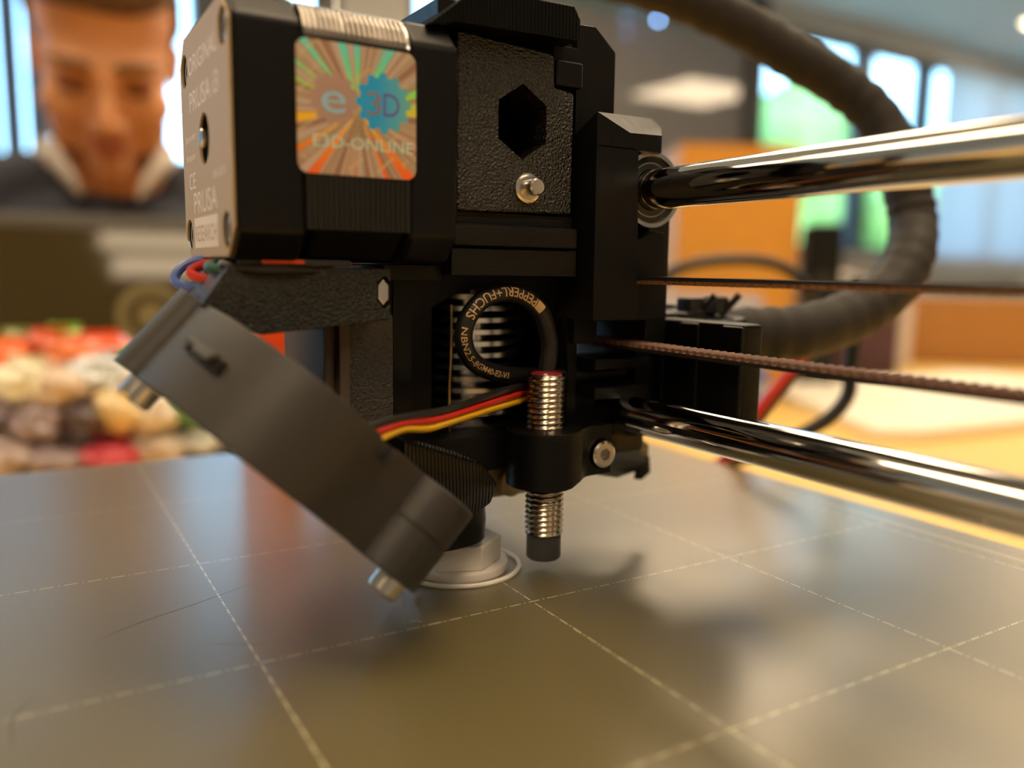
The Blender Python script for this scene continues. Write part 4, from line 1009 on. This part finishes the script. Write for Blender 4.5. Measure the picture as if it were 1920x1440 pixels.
for s in (-1, 1):
    build('eye', B().ball((s*31, -82, -2), 13, 3).m(1).ball((s*31, -90, -6), (6, 6, 5), 2).xf(HP), ['eye_white', 'iris'], man, 180)
    build('shaded_eyelid', B().ball((s*31, -84.0, 0), (17, 13.5, 12), 3).xf(HP), 'lid', man, 180)
    build('eyebrow', B().tube(spline([(s*12, -96, 22), (s*32, -97, 27), (s*54, -80, 20)], 5), 5.5, 8).xf(HP), 'brow', man, 180)
build('lips', B().ball((0, -99, -63), (24, 6, 4), 2).ball((0, -98, -71), (20, 6, 5), 2).xf(HP), 'lip', man, 180)
sw_ = B(); sw_.ball((0, 42, -60), (180, 112, 200), 3).ball((0, 40, 54), (168, 98, 80), 3).ball((0, 92, -280), (184, 142, 120), 3)
for s in (-1, 1):
    sw_.ball((s*168, 40, 92), (76, 76, 74), 3)
    sw_.tube(spline([(s*175, 40, 95), (s*225, 20, -18), (s*237, 0, -58), (s*155, -96, -70), (s*110, -136, -82)], 5), 50, 14, rad=[64-i*1.0 for i in range(21)])
    sw_.ball((s*90, 44, 120), (70, 62, 44), 3)
build('jumper', remeshed(sw_.xf(BP), 7, 4), 'navy', man, 180)
for s in (-1, 1):                                     # shirt collar, two turned-down leaves
    build('shirt_collar', B().hull([(s*74, -44, 172), (s*80, -52, 150), (s*62, -88, 142), (s*40, -112, 116), (s*27, -120, 98), (s*34, -114, 124), (s*56, -84, 164), (s*70, -14, 176), (s*78, -16, 150), (s*30, -112, 96), (s*58, -80, 136)], 3).xf(BP), 'shirt', man, 60)
tr_ = B()
for s in (-1, 1): tr_.tube(spline([(s*95, 90, -330), (s*110, -120, -345), (s*112, -332, -352), (s*112, -342, -590), (s*112, -332, -800)], 5), 78, 16, rad=[98-i*2.2 for i in range(21)])
tr_.ball((0, 90, -320), (182, 140, 110), 3)
build('trousers', remeshed(tr_.xf(BP), 8, 3), 'denim', man, 180)
ch = empty('office_chair', (90, 1110, ZF)); tag(ch, 'plain dark office chair under the man', 'chair')
build('seat', B().box(-230, 230, -190, 240, -500, -452, 20).xf(BP), 'black_smooth', ch)
build('backrest', B().box(-210, 210, 262, 300, -330, 30, 20).box(-30, 30, 242, 266, -490, -300, 5).xf(BP), 'black_smooth', ch)
build('column', B().cyl((0, 30, -860), (0, 30, -490), 28, 16).xf(BP), 'steel', ch)
for k in range(5): build('foot', B().tube([(0, 30, -830), (270*cos(k*1.2566+0.3), 30+270*sin(k*1.2566+0.3), -875)], 14, 8).xf(BP), 'black_smooth', ch)

# ------------------------------------------------------------------ curtain, glowing reflection spots, trees outside
M['curtain'] = mat('curtain', (0.72, 0.76, 0.80), 0.8)
nt = M['curtain'].node_tree; p_ = nt.nodes['Principled BSDF']; tl = nt.nodes.new('ShaderNodeBsdfTranslucent'); tl.inputs[0].default_value = (0.50, 0.52, 0.54, 1)
ms = nt.nodes.new('ShaderNodeMixShader'); ms.inputs[0].default_value = 0.6; nt.links.new(p_.outputs[0], ms.inputs[1]); nt.links.new(tl.outputs[0], ms.inputs[2]); nt.links.new(ms.outputs[0], nt.nodes['Material Output'].inputs[0])
vs = []; n = 160
for i in range(n+1):
    x = 6370+1420*i/n; y = 3885+32*sin(i*0.55)+10*sin(i*0.21)
    vs += [(x, y, 60), (x, y, 1690)]
b = B().raw(vs, [(2*i, 2*i+1, 2*i+3, 2*i+2) for i in range(n)])
M['blind'] = mat('blind', (0.30, 0.38, 0.5), 0.8)
cu = empty('curtain', (7080, 3885, 60)); tag(cu, 'bluish white curtain hanging before the right window', 'curtain')
build('cloth', b, 'curtain', cu, 80); build('curtain_rail', B().cyl((6330, 3885, 1700), (7850, 3885, 1700), 14, 12), 'steel', cu)
for x in (6340, 7840): build('bracket', B().box(x-8, x+8, 3885, 4000, 1690, 1712), 'steel', cu)
nt = M['blind'].node_tree; p_ = nt.nodes['Principled BSDF']; tl = nt.nodes.new('ShaderNodeBsdfTranslucent'); tl.inputs[0].default_value = (0.055, 0.10, 0.16, 1)
ms = nt.nodes.new('ShaderNodeMixShader'); ms.inputs[0].default_value = 0.7; nt.links.new(p_.outputs[0], ms.inputs[1]); nt.links.new(tl.outputs[0], ms.inputs[2]); nt.links.new(ms.outputs[0], nt.nodes['Material Output'].inputs[0])
bl = empty('vertical_blind', (-800, 3900, 20)); tag(bl, 'blue grey vertical slat blind in the left window behind the man', 'blind')
build('head_rail', B().box(-1780, 160, 3880, 3925, 1795, 1830, 3), 'frame_dark', bl)
sm = None
for i in range(21):
    x = -1720+i*91
    if sm is None:
        sm = build('slat', B().box(x-42, x+42, 3900.0, 3901.2, 40, 1795).xf(Matrix.Translation((x, 3900, 0)) @ Matrix.Rotation(0.35, 4, 'Z') @ Matrix.Translation((-x, -3900, 0))), 'blind', bl)
    else:
        o = sm.copy(); COL.objects.link(o); o.parent = bl; o.location.x += i*0.091
M['blue_glow'] = mat('blue_glow', (0.3, 0.5, 1), 0.3, emit=((0.25, 0.5, 1.0), 22.0))
t = empty('reflection_spots', (3480, 3850, 1900)); tag(t, 'made-up string of glowing blue spots for window reflections before the grey partition', 'lamp')
build('added_cord', B().cyl((3370, 3850, 1545), (3370, 3850, 1898), 3, 8), 'rubber', t)
for z in (1690, 1645, 1560): build('glow_spot', B().ball((3370, 3850, z), 11, 2), 'blue_glow', t)  # glowing balls stand in for reflections of window gaps; the cord is made up
M['leaf_a'] = mat('leaf_a', (0.30, 0.40, 0.09), 0.7, var=0.5, bump=('noise', 3, 0.2, 1)); M['leaf_b'] = mat('leaf_b', (0.22, 0.32, 0.10), 0.7, var=0.5, bump=('noise', 3, 0.2, 1)); M['bark'] = mat('bark', (0.09, 0.06, 0.04), 0.9)
TREES = [(13300, 11500, 1900, 3600, 'leaf_a', 'sunlit green tree beyond the tall window pane next to the dark post'),
         (16900, 12000, 500, 4200, 'leaf_a', 'slim green tree beyond the middle pane of the right window'),
         (12000, 14500, 1500, 2600, 'leaf_b', 'darker green tree beyond the dark post of the right window'),
         (5600, 12500, 500, 4200, 'leaf_b', 'dark green tree beyond the narrow window above the motor'),
         (-2500, 13500, 1500, 3200, 'leaf_b', 'green tree outside the left windows'),
         (21500, 14000, 1800, 3600, 'leaf_b', 'green tree outside behind the curtain')]
for i, (x, y, r, hgt, m_, lb) in enumerate(TREES):
    t = empty('tree', (x, y, -950)); tag(t, lb, 'tree', 'trees outside')
    cb = B(); random.seed(30+i)
    for k in range(9):
        a = random.uniform(0, 2*pi); q = random.uniform(0.1, 0.62)*r; cz = -950+hgt*random.uniform(0.35, 0.95); rr = r*random.uniform(0.35, 0.6); o_ = Vector((k*3.3, i*2.1, 0))
        cc_ = Vector((x+q*cos(a), y+q*sin(a), cz))
        cb.ball(cc_, (rr, rr, rr*0.9+hgt*0.06), 3, lambda v, d, cc_=cc_, o_=o_: cc_+(v-cc_)*(1+0.35*noise.noise(d*3+o_)))
    build('crown', cb, m_, t, 180); build('trunk', B().cyl((x, y, -950), (x, y, -950+hgt*0.6), max(70, r*0.07), 12, max(40, r*0.04)), 'bark', t)

for o in bpy.data.objects:
    if 'origin_mm' in o: del o['origin_mm']
